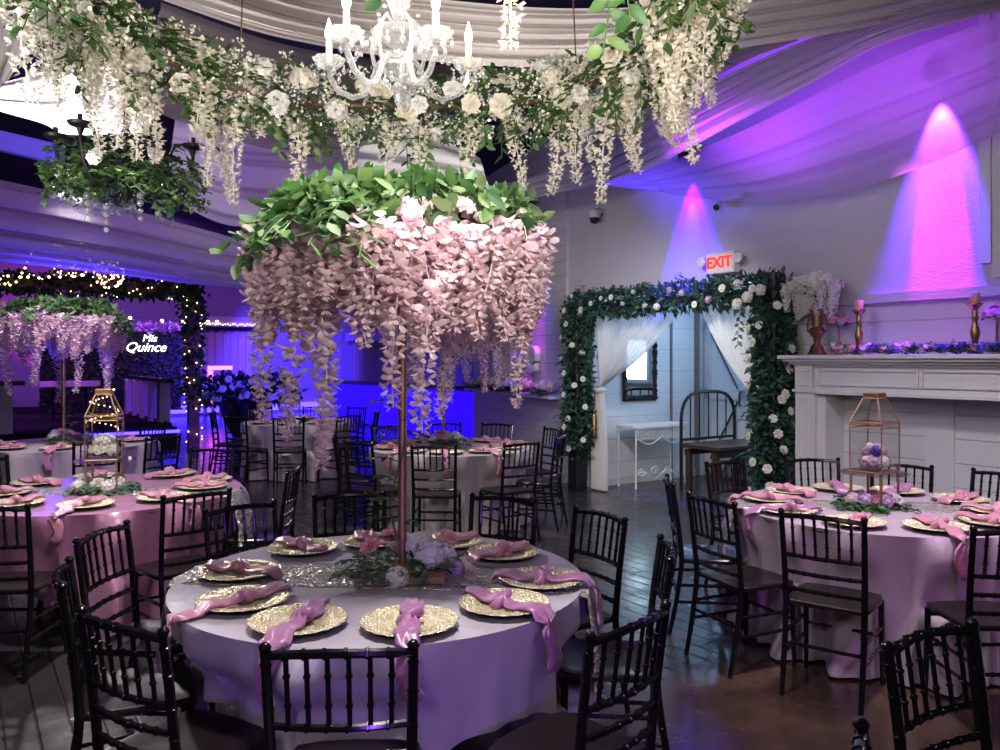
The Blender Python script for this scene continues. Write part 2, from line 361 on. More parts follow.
mb = MB(); slab(mb, LW0, LW1, 0, .12, -.02); struct('baseboard_love', mb, M_['paint'], RM)
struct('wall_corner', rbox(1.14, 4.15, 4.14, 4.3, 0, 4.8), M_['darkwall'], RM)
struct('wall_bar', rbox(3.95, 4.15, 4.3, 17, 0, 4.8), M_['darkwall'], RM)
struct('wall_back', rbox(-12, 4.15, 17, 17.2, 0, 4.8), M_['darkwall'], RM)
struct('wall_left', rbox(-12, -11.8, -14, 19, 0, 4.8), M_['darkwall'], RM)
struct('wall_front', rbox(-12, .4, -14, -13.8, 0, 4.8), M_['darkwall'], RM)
# entrance hall behind the arch
struct('wall_hall_left', rbox(.46, 2.6, .05, .2, 0, 2.7), M_['hallboard'], RM)
struct('wall_hall_back', rbox(2.45, 2.6, -3.3, .05, 0, 2.7), M_['paint'], RM)
struct('wall_hall_right', rbox(.46, 2.6, -3.4, -3.25, 0, 2.7), M_['paint'], RM)
struct('ceiling_hall', rbox(.30, 2.6, -3.4, .2, 2.66, 2.76), M_['paint'], RM)
struct('baseboard_hall', rbox(.47, 2.44, .025, .05, 0, .1), M_['paint'], RM)
struct('trim_1', rbox(1.71, 1.735, .02, .05, 0, 2.66), M_['stile'], RM)          # slim dark strip down the boarded hall wall
struct('trim_2', rbox(2.20, 2.26, -.0, .05, 0, 2.66), M_['stile'], RM)        # door frame stile
# barn door on the back wall of the hall
d = struct('door_1', rbox(2.38, 2.43, -.72, .0, .03, 2.25), M_['doorboard'], RM)
mb = MB()
for z0, z1 in ((.05, .2), (1.1, 1.24), (2.1, 2.24)): mb.box(2.355, 2.38, -.72, 0, z0, z1)
for y0, y1 in ((-.72, -.62), (-.1, 0)): mb.box(2.355, 2.38, y0, y1, .05, 2.24)
f = obj('door_frame', mb, M_['paint'], d)
mb = MB(); mb.tube([(2.35, -.12, 2.05), (2.35, -.6, 1.26)], .014, 4); mb.tube([(2.35, -.6, 1.08), (2.35, -.12, .25)], .014, 4)
f = obj('door_brace', mb, M_['iron'], d)
mb = MB(); mb.tube([(2.34, -.67, 1.02), (2.30, -.67, 1.04), (2.30, -.67, 1.2), (2.34, -.67, 1.22)], .012, 6); obj('door_handle', mb, M_['iron'], d)
# lit window at the end of the hall
M_['daylight'] = emat('daylight_pane', (.62,.86,1), 6)
w = struct('window_1', rbox(2.40, 2.45, -1.75, -1.15, 1.35, 2.25), M_['daylight'], RM)
mb = MB()
for y0, y1, z0, z1 in ((-1.80,-1.10,1.29,1.35), (-1.80,-1.10,2.25,2.31), (-1.80,-1.75,1.35,2.25), (-1.15,-1.10,1.35,2.25)): mb.box(2.38, 2.45, y0, y1, z0, z1)
obj('window_frame', mb, M_['paint'], w)
# vertical boards framing the plaster panel at the right of the chimney breast
u1 = ray_u(983, .2); u2 = ray_u(996, .2)
struct('trim_3', rbox(.19, .22, u2-.05, u2+.03, 2.3, 4.8), M_['paint'], RM)
struct('trim_4', rbox(.17, .22, u1-.07, u1+.02, 2.42, 4.8), M_['paint'], RM)
# ------------------------------------------------------------------ camera
cam = bpy.data.cameras.new('camera'); cam.sensor_width = 36; cam.lens = 28.8; cam.shift_y = -.015; cam.clip_start = .05
co = bpy.data.objects.new('camera', cam); COL.objects.link(co); co.location = (0, 0, EYE); co.rotation_euler = (PI/2, 0, 0)
sc = bpy.context.scene; sc.camera = co
sc.view_settings.view_transform = 'Standard'; sc.view_settings.look = 'None'; sc.view_settings.gamma = 1
sc.view_settings.use_curve_mapping = False; sc.view_settings.exposure = .3
try:
    sc.cycles.use_denoising = True; sc.cycles.max_bounces = 7; sc.cycles.transparent_max_bounces = 16
    sc.cycles.sample_clamp_indirect = 4; sc.cycles.caustics_refractive = False; sc.cycles.caustics_reflective = False
except Exception: pass
w = bpy.data.worlds.new('world'); sc.world = w; w.use_nodes = True
w.node_tree.nodes['Background'].inputs[0].default_value = (.35,.25,.6,1); w.node_tree.nodes['Background'].inputs[1].default_value = .02
# ------------------------------------------------------------------ lights
def spot(name, p, tgt, col, W, ang, blend=.5, r=.06):
    l = bpy.data.lights.new(name, 'SPOT'); l.color = col; l.energy = W; l.spot_size = math.radians(ang); l.spot_blend = blend; l.shadow_soft_size = r
    o = bpy.data.objects.new(name, l); COL.objects.link(o); o.location = p
    o.rotation_euler = (V(tgt)-V(p)).to_track_quat('-Z', 'Y').to_euler(); return o
def lamp(name, p, col, W, r=.05):
    l = bpy.data.lights.new(name, 'POINT'); l.color = col; l.energy = W; l.shadow_soft_size = r
    o = bpy.data.objects.new(name, l); COL.objects.link(o); o.location = p; return o
WARM = (1,.90,.78); WHITE = (1,.95,.92); MAG = (1,.03,.85); BLUE = (.06,.03,1); LILAC = (.82,.68,1)
# ================================================================== CHIAVARI CHAIRS
def ringed(mb, pts, r, n=8, rings=(), rr=1.28):
    mb.tube(pts, r, n)
    pts = [V(p) for p in pts]
    L = [0]
    for a, b in zip(pts, pts[1:]): L.append(L[-1]+(b-a).length)
    r0 = r[0] if isinstance(r, (list, tuple)) else r
    for t in rings:
        s = t*L[-1]; i = max(k for k in range(len(pts)-1) if L[k] <= s+1e-9)
        p = pts[i].lerp(pts[i+1], (s-L[i])/max(1e-6, L[i+1]-L[i])); d = (pts[i+1]-pts[i]).normalized()
        mb.tube([p-d*.006, p-d*.003, p+d*.003, p+d*.006], [r0*.95, r0*rr, r0*rr, r0*.95], n)
def chair_parts(root):
    W0, WT = .183, .193                      # half widths at the seat / at the top
    post = lambda s, z: V((s*(W0+(WT-W0)*max(0, z-.45)/.47), .055-.055*(max(0, z-.45)/.47)**1.3 if z > .45 else .055-.075*((.45-z)/.45)**1.4, z))
    for s in (-1, 1):
        mb = MB(); zs = [0, .12, .25, .38, .45, .55, .68, .80, .895]
        ringed(mb, [post(s, z) for z in zs], [.0125,.0135,.0145,.0155,.016,.0155,.0145,.014,.0135], 8, (.15,.3,.44,.56,.66,.76,.87,.96))
        t = post(s, .895); mb.lathe([(.010,0),(.016,.006),(.0175,.014),(.012,.021),(.006,.025)], 8, t)
        obj('rear_leg', mb, M_['black'], root)
    for s in (-1, 1):
        mb = MB(); ringed(mb, [(s*.19, .415, 0), (s*.187, .407, .22), (s*.185, .40, .435)], [.012,.014,.0155], 8, (.2,.5,.8))
        obj('front_leg', mb, M_['black'], root)
    mb = MB()
    def rail(z, bow, r):
        a, b = post(-1, z), post(1, z)
        return [a.lerp(b, t)+V((0, -bow*math.sin(PI*t), .012*math.sin(PI*t) if z > .85 else 0)) for t in [k/8 for k in range(9)]], r
    for z, bow, r in ((.885,.03,.0125), (.69,.026,.0105), (.605,.022,.0105), (.52,.018,.0105)):
        mb = MB(); p, r = rail(z, bow, r); ringed(mb, p, r, 7, (.13,.27,.41,.55,.69,.83)); obj('back_rail', mb, M_['black'], root)
    for k in range(6):
        t = (k+1)/7; mb = MB(); pa, _ = rail(.885,.03,0); pb, _ = rail(.69,.026,0)
        f = lambda P, t: P[int(t*8)].lerp(P[min(8, int(t*8)+1)], t*8-int(t*8))
        ringed(mb, [f(pb, t), f(pa, t)], .0075, 6, (.3,.7), 1.45); obj('spindle', mb, M_['black'], root)
    mb = MB()   # saddle seat with rounded front
    def lp(z, i): 
        o = []
        for x, y in ((-.175,.055),(-.06,.05),(.06,.05),(.175,.055),(.195,.09),(.205,.33),(.19,.405),(.12,.428),(0,.435),(-.12,.428),(-.19,.405),(-.205,.33),(-.195,.09)):
            o.append((x*(1-i), .24+(y-.24)*(1-i), z))
        return o
    mb.loft([lp(.432,.06), lp(.438,0), lp(.455,0), lp(.462,.03), lp(.462,.10), lp(.452,.30), lp(.450,.7)], True, True)
    obj('seat', mb, M_['seat'], root)
    F = lambda s, z: V((s*.188, .41, z)); B = lambda s, z: post(s, z)
    for z in (.20, .30):
        for s in (-1, 1): mb = MB(); ringed(mb, [B(s, z), F(s, z)], .0095, 6, (.25,.5,.75)); obj('stretcher', mb, M_['black'], root)
    for a, b in ((F(-1,.25), F(1,.25)), (B(-1,.25), B(1,.25)), (F(-1,.40), F(1,.40))): mb = MB(); ringed(mb, [a, b], .0095, 6, (.25,.5,.75)); obj('stretcher', mb, M_['black'], root)
chair0 = None; CHK = None
CHAIRS = {}     # table key -> list of (position, facing) for the cloth to hang clear of
def chair(x, y, tgt, label, group, key, twist=0):
    global chair0, CHK
    rz = math.atan2(tgt[1]-y, tgt[0]-x)-PI/2+math.radians(twist)
    M = place((x, y, 0), rz); CHAIRS.setdefault(key, []).append((x, y, rz))
    if chair0 is None:
        chair0 = thing('banquet_chair', label, 'chair', M, group); chair_parts(chair0); CHK = tree(chair0)
        bpy.context.view_layer.update(); return chair0
    o = dup(chair0, M, label, CHK); o['group'] = group; return o
TBL = {'near': (-.487, 3.32, .825), 'pink': (-2.69, 5.47, .87), 'mauve': (2.30, 4.86, .825), 'center': (-.51, 8.25, .82),
       'far': (-4.65, 8.6, .85), 'rear': (-2.95, 11.6, .76)}
def chairs(key, lst, group):
    for x, y, lab, *tw in lst:
        c = TBL[key][:2] if key in TBL else key
        chair(x, y, c, lab, group, key, tw[0] if tw else 0)
G1 = 'chairs around the near lilac table'
chairs('near', [
 (-1.54,2.83,'black spindle-back chair seen edge-on, at the far left of the near lilac table'),
 (-1.095,2.30,'black chair at lower left of the near lilac table, its curved rails glinting'),
 (-.42,2.09,'black chair in the foreground with its back to us, in front of the near table'),
 (.38,2.31,'black chair turned three-quarters at the lower right corner of the near table', 6),
 (.665,3.2,'black chair facing left, on the right-hand side of the near table'),
 (.49,3.92,'black chair behind and right of the near table, beside the open floor'),
 (.02,4.36,'black chair at the back right of the near table, in front of the taupe table'),
 (-.84,4.47,'black chair behind the near table, just left of the copper flower pole'),
 (-1.33,4.10,'black chair at the back left of the near table, overlapping the mauve pink table'),
 (-1.74,3.50,'black chair between the near lilac table and the pink table', 4)], G1)
G2 = 'chairs around the pink table'
chairs('pink', [
 (-2.62,4.10,'black chair cut by the left edge of the photo, in front of the pink table'),
 (-1.70,4.50,'black chair with its back to us at the lower right of the pink table'),
 (-1.42,5.52,'black chair seen edge-on at the right end of the pink table'),
 (-2.42,6.72,'black chair behind the pink table, near the blue-lit floor'),
 (-3.92,6.05,'black chair at the far left behind the pink table, only its back edge in view')], G2)
G3 = 'chairs around the mauve table'
chairs('mauve', [
 (1.55,3.86,'black chair with its back to us in front of the mauve table'),
 (1.14,4.34,'black chair facing right at the left of the mauve table, beside its sequin runner'),
 (1.06,5.00,'black chair seen exactly side-on, leftmost of the mauve table'),
 (1.66,5.90,'black chair behind the mauve table nearest the leafy arch'),
 (2.36,6.05,'black chair behind the mauve table in front of the white pilaster'),
 (2.87,5.72,'black chair behind the glass lantern on the mauve table'),
 (3.32,5.30,'black chair behind the mauve table at the right edge of the photo'),
 (2.29,3.54,'black chair at the front right of the mauve table, cut by the photo edge')], G3)
chairs((1.75, 1.18), [
 (1.18,2.19,'black chair at the bottom right corner, its curved back turned toward us'),
 (.69,1.46,'black chair at the bottom edge of the photo, only one post finial showing')], 'chairs at the lower right corner')
G4 = 'chairs around the taupe table'
chairs('center', [
 (-.58,6.98,'black chair with its back to us in front of the taupe table'),
 (.20,7.22,'black chair at the lower right of the taupe table'),
 (.60,7.88,'nearer of the two black chairs overlapping at the right of the taupe table'),
 (.58,8.75,'farther of the two black chairs overlapping at the right of the taupe table'),
 (-.03,9.38,'black chair behind the taupe table beneath the flower shelf'),
 (-.66,9.45,'black chair behind the taupe table against the blue bar front'),
 (-1.30,9.08,'black chair behind the taupe table, mostly hidden by the near centrepiece pole'),
 (-1.30,7.30,'black chair at the lower left of the taupe table'),
 (-1.66,8.05,'black chair left of the taupe table, between it and the lantern table')], G4)
G5 = 'chairs around the far left table'
chairs('far', [
 (-3.70,7.35,'black chair in front of the far left table, left of the lit lantern'),
 (-3.30,7.85,'black chair right of the lit lantern, at the far left table'),
 (-4.20,9.7,'black chair behind the lit lantern on the far side of the far left table'),
 (-5.05,9.75,'black chair behind the gold pole of the far left table'),
 (-5.2,7.5,'black chair cut by the left edge, at the far left table')], G5)
G6 = 'chairs around the rear lantern table'
chairs('rear', [
 (-2.75,10.40,'black chair with its back to us in front of the rear lantern table'),
 (-3.50,10.55,'black chair at the lower left of the rear lantern table on blue-lit floor'),
 (-4.10,11.4,'black chair left of the rear lantern table beside the lit arch post'),
 (-2.05,10.85,'black chair at the lower right of the rear lantern table'),
 (-1.78,11.6,'black chair right of the rear lantern table against the blue bar'),
 (-2.25,12.6,'black chair behind the rear lantern table, right of the two at the bar'),
 (-2.95,12.8,'black chair behind the rear lantern table, left of the two at the bar'),
 (-3.75,12.5,'black chair behind the rear lantern table beside the dark planter')], G6)

# ================================================================== TABLES, CLOTHS, RUNNERS
def sstep(a, b, x):
    t = max(0, min(1, (x-a)/(b-a))); return t*t*(3-2*t)
def table(key, label):
    x, y, r = TBL[key]
    t = thing('round_table', label, 'table', place((x, y, 0)), 'round banquet tables')
    mb = MB(); mb.lathe([(.05,.728),(r-.012,.728),(r-.006,.734),(r-.006,.748),(r-.012,.752),(.05,.752)], 40); obj('tabletop', mb, M_['wood'], t)
    for k in range(4):
        a = PI/4+k*PI/2; mb = MB(); mb.tube([(.30*math.cos(a), .30*math.sin(a), .73), (.42*math.cos(a), .42*math.sin(a), .0)], .016, 6); obj('leg', mb, M_['iron'], t)
def cloth(key, mat, label, square=None, rot=0, hem=.015, kf=14, amp=.05, seed=1, flare=.0):
    x0, y0, r = TBL[key]; rr = random.Random(seed); NA = 288; rows = 26
    ph = [rr.uniform(0, 2*PI) for _ in range(6)]
    loops = []
    for q in (.02, .25, .5, .75, .92, .985): loops.append([((r)*q*math.cos(a), r*q*math.sin(a), .757) for a in [2*PI*k/NA for k in range(NA)]])
    R0 = r+.006
    for i in range(rows+1):
        s = i/rows; lp = []
        for k in range(NA):
            a = 2*PI*k/NA
            if square:
                b = a-math.radians(rot); h = square/2/max(abs(math.cos(b)), abs(math.sin(b)))
                drop = min(.745, h-r); corner = sstep(.40, .70, h-r)
            else: drop = .757-hem; corner = 1
            z = .757-drop*s
            if i == 0: z = .757
            w1 = math.sin(kf*a+ph[0]+.9*math.sin(2*a+ph[1])+.5*s); w2 = math.sin((kf+5)*a+ph[2]+.8*math.sin(3*a))
            fold = .75*math.copysign(abs(w1)**.7, w1)+.45*w2+.25*math.sin(3*a+ph[3])+.22*math.sin((2*kf+3)*a+ph[4])*s
            A = 2.1*amp*(s**.6)*(1 if not square else (.35+1.1*corner))
            rad = R0+A*fold-.02*sstep(0,.5,s)+flare*s*s
            if square: rad += .05*corner*s
            if i <= 1: z -= 0 if i == 0 else .0
            px, py = rad*math.cos(a), rad*math.sin(a)
            # hang clear of the chair seats pushed under the table
            wz = sstep(.66, .50, z)
            if wz > 0:
                for cx, cy, rz in CHAIRS.get(key, ()):
                    dx, dy = px+x0-cx, py+y0-cy
                    lx, ly = dx*math.cos(rz)+dy*math.sin(rz), -dx*math.sin(rz)+dy*math.cos(rz)
                    if 0 < ly < .50 and abs(lx) < .33:
                        low = sstep(.42, .34, z); wx = sstep(.36, .20, abs(lx)); leg = math.exp(-((abs(lx)-.19)/.05)**2)
                        w = wz*(wx*(1-low)+low*max(.25*wx, leg)); m_ = max(0, .465-.02*low+.055*s*(1+fold)-ly)*w
                        px -= math.sin(rz)*m_; py += math.cos(rz)*m_
            lp.append((px, py, max(.006, z)))
        loops.append(lp)
    mb = MB(); mb.loft(loops, True, False)
    o = obj('tablecloth', mb, mat, None, place((x0, y0, 0))); tag(o, label, 'tablecloth', 'tablecloths'); return o
def runner(key, ang, label, w=.30, hang0=.4, hang1=.4, off=0.0, zt=.7605, fl=.03):
    x0, y0, r = TBL[key]; ca, sa = math.cos(math.radians(ang)), math.sin(math.radians(ang)); rr = random.Random(int(ang)+3)
    rows = []; hl = math.sqrt(r*r-(off*off))+.014
    S = [-hl-hang0*k/8 for k in range(8, 0, -1)]+[-hl+2*hl*k/24 for k in range(25)]+[hl+hang1*k/8 for k in range(1, 9)]
    for s in S:
        row = []
        for j in range(9):
            t = (j/8-.5)*w+off
            edge = math.sqrt(max(.01, (r+.016)**2-t*t))
            ex = abs(s)-edge
            if ex <= 0: px, z = s, zt
            else:
                out = edge+.018+fl*min(1, ex*5)+.02*math.sin(j*1.7)*min(1, ex*3)
                px, z = math.copysign(out, s), zt-ex
            row.append((px*ca-t*sa, px*sa+t*ca, z))
        rows.append(row)
    mb = MB(); n = 9
    mb.add([p for r_ in rows for p in r_], [(i*n+j, i*n+j+1, (i+1)*n+j+1, (i+1)*n+j) for i in range(len(rows)-1) for j in range(n-1)])
    o = obj('table_runner', mb, M_['sequin'], None, place((x0, y0, 0)))
    sm = o.modifiers.new('thickness', 'SOLIDIFY'); sm.thickness = .003; sm.offset = 1
    tag(o, label, 'table runner', 'sequin runners'); return o
table('near', 'round banquet table under the silver-lilac cloth nearest to us'); table('pink', 'round banquet table under the pink satin cloth at left')
table('mauve', 'round banquet table under the mauve cloth by the fireplace'); table('center', 'round banquet table under the taupe cloth in the middle distance')
table('far', 'round banquet table at far left under the grey cloth with tall flowers'); table('rear', 'round banquet table far back near the blue bar')
cloth('near', M_['linen'], 'silver-lilac satin tablecloth with hanging corners on the nearest table', 2.30, -50, seed=4, amp=.042)
cloth('pink', M_['satin_pink'], 'shiny pink tablecloth on the table at left', 2.62, -10, seed=9, kf=13, amp=.05)
cloth('mauve', M_['satin_mauve'], 'dusty mauve floor-length tablecloth by the fireplace, puddling at its hem', seed=5, kf=13, amp=.055, flare=.09)
cloth('center', M_['taupe'], 'taupe floor-length tablecloth on the table in the middle distance', seed=6, kf=16, amp=.035, flare=.04)
cloth('far', M_['taupe'], 'pale grey tablecloth on the far left table with the tall flowers', seed=7, kf=12, flare=.04)
cloth('rear', M_['taupe'], 'pale tablecloth on the rear lantern table near the blue bar', seed=8, kf=12, flare=.04)
runner('near', -5, 'champagne sequin runner across the near lilac table', .36, .30, .42, .0)
runner('pink', -2, 'silver sequin runner across the pink table', .30, .3, .4, .0, fl=.08)
runner('mauve', 172, 'gold sequin runner across the mauve table, hanging down at left', .34, .1, .58, -.05, fl=.07)

# ------------------------------------------------------------------ charger plates
PL = None; PK = None; PLATES = {}
def plate_parts(root):
    n = 66; loops = []
    prof = [(.02,.006,0),(.088,.006,0),(.098,.009,0),(.108,.016,.0),(.13,.0195,.2),(.155,.0225,.7),(.166,.024,1),(.168,.021,1)]
    for r, z, sc_ in prof:
        lp = []
        for k in range(n):
            a = 2*PI*k/n; s = .006*sc_*abs(math.sin(11*a)); b = .0045*(1 if k % 2 else -1)*(1 if .1 < r < .165 else 0)
            lp.append(((r-s)*math.cos(a), (r-s)*math.sin(a), z+b*.9))
        loops.append(lp)
    mb = MB(); mb.loft(loops, True, False); obj('plate_face', mb, M_['goldp'], root)
    lo = [[((r-.005*sc_*abs(math.sin(11*2*PI*k/n)))*math.cos(2*PI*k/n), (r-.005*sc_*abs(math.sin(11*2*PI*k/n)))*math.sin(2*PI*k/n), z) for k in range(n)] for r, z, sc_ in ((.02,0,0),(.10,0,0),(.112,.004,0),(.1675,.0195,1))]
    mb = MB(); mb.loft(lo, True, False); obj('underside', mb, M_['blackrim'], root)
def plate(key, a, r, label, z=.7635):
    global PL, PK
    x, y, _ = TBL[key]; p = V((x+r*math.cos(math.radians(a)), y+r*math.sin(math.radians(a)), z)); M = place(p, math.radians(a))
    PLATES.setdefault(key, []).append((a, r))
    if PL is None: PL = thing('charger_plate', label, 'plate', M, 'gold charger plates'); plate_parts(PL); PK = tree(PL); bpy.context.view_layer.update(); return PL
    return dup(PL, M, label, PK)
# ------------------------------------------------------------------ knotted satin napkins
def napkin_mesh(seed, rt, tail, bend, r_in, w, mat, rc, yaw, wide=.055):
    """path runs outward along local +x from inside the plate, over it and off the table edge (local x = distance from table centre)"""
    rr = random.Random(seed); pts = []; rad = []; fl = []
    def surf(x, y):
        d = math.hypot(x-rc, y)
        h = .7635
        if d < .17: h += .024 if d > .125 else .012+.012*max(0, (d-.09)/.035)
        return h
    L0 = rc-r_in; n1 = 16
    for k in range(n1+1):
        s = -L0+(L0+(rt-rc)+.0)*k/n1 if tail > .01 else -L0+(L0+.15)*k/n1
        off = bend*math.sin(s*9+seed)*.6
        x, y = rc+s*math.cos(yaw)-off*math.sin(yaw), s*math.sin(yaw)+off*math.cos(yaw)
        pts.append([x, y, surf(x, y)])
    if tail > .01:
        x, y, z = pts[-1]
        for k in range(1, 8):
            t = k/7; pts.append([x+.018+.012*math.sin(t*2), y+.012*math.sin(t*5+seed), .775-.012-tail*t])
    m = len(pts); loops = []
    ik = min(range(n1+1), key=lambda i: abs((pts[i][0]-rc)))
    N = 16
    for i, p in enumerate(pts):
        dk = abs(i-ik)
        w_ = wide*(1 if i <= n1 else .78)*(1.15-.62*math.exp(-(dk/2.2)**2))*(1 if 0 < i < m-1 else .75)+.008*rr.uniform(-1, 1)
        th = .009+.014*math.exp(-(dk/1.3)**2)
        a, b = V(pts[max(0, i-1)]), V(pts[min(m-1, i+1)]); t = (b-a).normalized()
        side = t.cross(V((0,0,1)) if abs(t.z) < .8 else V((1,0,0))).normalized(); up = side.cross(t).normalized()
        if abs(t.z) >= .8: up = V((1,0,0)); side = V((0,1,0))
        lp = []
        for k in range(N):
            q = 2*PI*k/N; wr = 1+.30*math.sin(3*q+seed+i*.8)*(abs(math.sin(q)))
            u_ = math.sin(q)*th*wr+th*1.0
            if math.sin(q) > 0: u_ += th*.7*math.sin(5*math.cos(q)*1.6+i*.7+seed)
            lp.append(V(p)+side*math.cos(q)*w_+up*max(u_, .0015))
        loops.append(lp)
    mb = MB(); mb.loft(loops, True, True)
    # the knot: a short band wrapped round the waist
    p = V(pts[ik]); kn = [p+V((.021*math.cos(q)*.75, .046*math.sin(q)*.8, .019+.021*math.sin(q+.7))) for q in [2*PI*k/12 for k in range(12)]]
    mb.tube(kn, .0125, 8, close=True, flat=1.35)
    return mb
def napkin(key, a, rc, label, seed, tail=.16, yaw=0., bend=.03, mat='napkin', wide=.036):
    x, y, r = TBL[key]; rr = random.Random(seed)
    mb = napkin_mesh(seed, r+.03, tail, bend, rc-.19, .05, None, rc, math.radians(yaw), wide)
    o = obj('napkin', mb, M_[mat], None, sharp=0, M= place((x, y, 0), math.radians(a))); tag(o, label, 'napkin', 'knotted satin napkins'); return o
POS10 = {'near': [(221,.60,'lower left'),(253,.655,'front left'),(286,.665,'very front'),(319,.665,'front right'),(350,.665,'right end'),
                  (33,.60,'far right'),(66,.60,'back right'),(102,.57,'very back'),(136,.60,'back left'),(180,.60,'left end')],
         'pink': [(286,.63,'front'),(327,.64,'front right'),(9,.63,'right end'),(38,.69,'back right corner'),(77,.70,'back'),(122,.69,'back left'),(157,.69,'left'),(198,.62,'far left'),(243,.63,'front left')],
         'mauve': [(234,.64,'front left'),(270,.64,'front'),(306,.64,'front right'),(18,.64,'right'),(54,.64,'back right'),(88,.64,'back'),(124,.62,'back left'),(160,.62,'left'),(196,.64,'lower left'),(342,.64,'far right')],
         'center': [(270+36*k,.62,t) for k, t in enumerate(['front','front right','lower right','upper right','back right','back','back left','upper left','lower left','front left'])],
         'far': [(290,.64,'front'),(335,.64,'right'),(20,.64,'upper right'),(110,.64,'back'),(245,.64,'front left'),(200,.64,'left')],
         'rear': [(270,.55,'front'),(315,.55,'right'),(0,.55,'upper right'),(225,.55,'left'),(90,.55,'back')]}
TN = {'near': 'near lilac table', 'pink': 'pink table', 'mauve': 'mauve table', 'center': 'taupe table', 'far': 'far left table', 'rear': 'rear table'}
TAIL = {('near', 221): (.17, 6), ('near', 253): (.19, 12), ('near', 286): (.16, -6), ('near', 319): (.17, 0), ('near', 350): (.16, -4), ('near', 33): (0, 5), ('near', 66): (0, -38), ('near', 102): (0, 30), ('near', 136): (0, 190), ('near', 180): (0, -12),
        ('mauve', 270): (.2, 4), ('mauve', 306): (.18, 3), ('mauve', 196): (.1, -8), ('pink', 286): (.15, -24), ('pink', 327): (.14, 0), ('center', 306): (.2, -8), ('center', 270): (.18, 0), ('far', 290): (.18, -4)}
i = 0
for key in POS10:
    for a, rc, t in POS10[key]:
        i += 1
        plate(key, a, rc, f'gold scalloped charger plate at the {t} of the {TN[key]}')
        tl, yw = TAIL.get((key, a), (0 if (i % 3) else .12, R.uniform(-25, 25)))
        m_ = 'napkin_violet' if (key == 'near' and a in (253, 286, 319, 350)) or (key == 'mauve' and a in (88, 54, 196)) else 'napkin'
        napkin(key, a, rc, f'knotted {"orchid" if m_ != "napkin" else "rose"} satin napkin on the charger at the {t} of the {TN[key]}', i, tl, yw, .03, m_)
# ================================================================== FLOWERS
def wisteria(L, n, r0, size, seed, curve=.04, stem=True, F=None):
    """hanging raceme: three-petalled blossoms around a stem, from z=0 down to -L"""
    rr = random.Random(seed); mb = MB(); ph = rr.uniform(0, 6); F = F or MB.leaf
    cx = lambda t: V((curve*math.sin(t*2.6+ph), curve*math.cos(t*2.1+ph), -L*t))
    for i in range(n):
        t = (i+rr.random())/n; a = i*2.4+rr.uniform(-.4, .4)
        rad = r0*(1-.75*t**1.5)*rr.uniform(.55, 1.1)
        out = V((math.cos(a), math.sin(a), rr.uniform(-.5, .15))).normalized(); p = cx(t)+out*rad
        s = size*(1-.45*t)*rr.uniform(.8, 1.2); tw = rv(rr)*.5
        up = V((0,0,1))+tw*.6
        F(mb, p, out+V((0,0,.55))+tw*.4, -out+up*.3, s*1.15, s*1.15, .22)
        F(mb, p, out*.8+V((0,0,-.7))+out.cross(V((0,0,1)))*.45+tw*.3, up, s, s*.62, .2)
        F(mb, p, out*.8+V((0,0,-.7))-out.cross(V((0,0,1)))*.45+tw*.3, up, s, s*.62, .2)
    if stem: mb.tube([cx(k/6) for k in range(7)], .003, 4)
    return mb
def rose_mb(r, seed=1, full=1.0):
    rr = random.Random(seed); mb = MB()
    for ring, (n, rd, h, tilt) in enumerate(((3,.18,1.3,.10),(4,.36,1.1,.25),(5,.6,.8,.5),(6,.85,.45,.8),(7,1.0,.15,1.15))):
        for k in range(n):
            a = 2*PI*(k+.5*ring)/n+rr.uniform(-.2,.2)
            o = V((math.cos(a), math.sin(a), 0)); p = o*r*rd*.35+V((0,0,r*(.1*h)))
            d = (o*math.sin(tilt)+V((0,0,1))*math.cos(tilt)).normalized()
            mb.leaf(p, d, -o+V((0,0,.01)), r*(.75+.2*rd), r*(.85+.45*rd), -.22, 0, 2)
    return mb
def floret_ball(r, n, size, seed, sq=.8):
    rr = random.Random(seed); mb = MB()
    for i in range(n):
        d = rv(rr); d.z = abs(d.z)*1.1-.25; d.normalize(); r2 = r*rr.uniform(.72, 1.08); p = V((d.x*r2, d.y*r2, d.z*r2*sq))
        x = d.orthogonal().normalized(); y = d.cross(x)
        a0 = rr.uniform(0, PI)
        for k in range(4):
            a = a0+k*PI/2; mb.leaf(p, x*math.cos(a)+y*math.sin(a)+d*.25, d, size, size*.85, .05)
    return mb
def sprig(mb, p, d, L, n, leaf, width, rr, up=V((0,0,1)), droop=.25, seg=1, stem=.0025):
    d = d.normalized(); pts = [p+d*L*t+V((0,0,-droop*L*t*t)) for t in [k/5 for k in range(6)]]
    mb.tube(pts, stem, 4)
    for i in range(n):
        t = .12+.88*(i+.5)/n; k = min(4, int(t*5)); q = pts[k].lerp(pts[k+1], t*5-k); ax = (pts[k+1]-pts[k]).normalized()
        sd = ax.cross(up+rv(rr)*.2)
        if sd.length < .01: sd = ax.orthogonal()
        sd = sd.normalized()*(1 if i % 2 else -1)
        mb.leaf(q, ax*.55+sd+rv(rr)*.35, up+rv(rr)*.4, leaf*rr.uniform(.75, 1.2), width*rr.uniform(.8, 1.15), .15, .15, seg)
def pick(lst): return lst[R.randrange(len(lst))]
W_BLUSH = [mesh_of('wisteria_strand', wisteria(L, int(n*1.15), .056, .050, s, F=petal), M_['blush']) for L, n, s in ((.41, 52, 1), (.37, 48, 2), (.34, 44, 3), (.30, 40, 4), (.25, 34, 5))]
W_LONG = [mesh_of('wisteria_trail', wisteria(L, int(n*1.4), .042, .056, s, .05, F=petal), M_['blush']) for L, n, s in ((.72, 40, 11), (.80, 44, 12), (.62, 36, 13))]
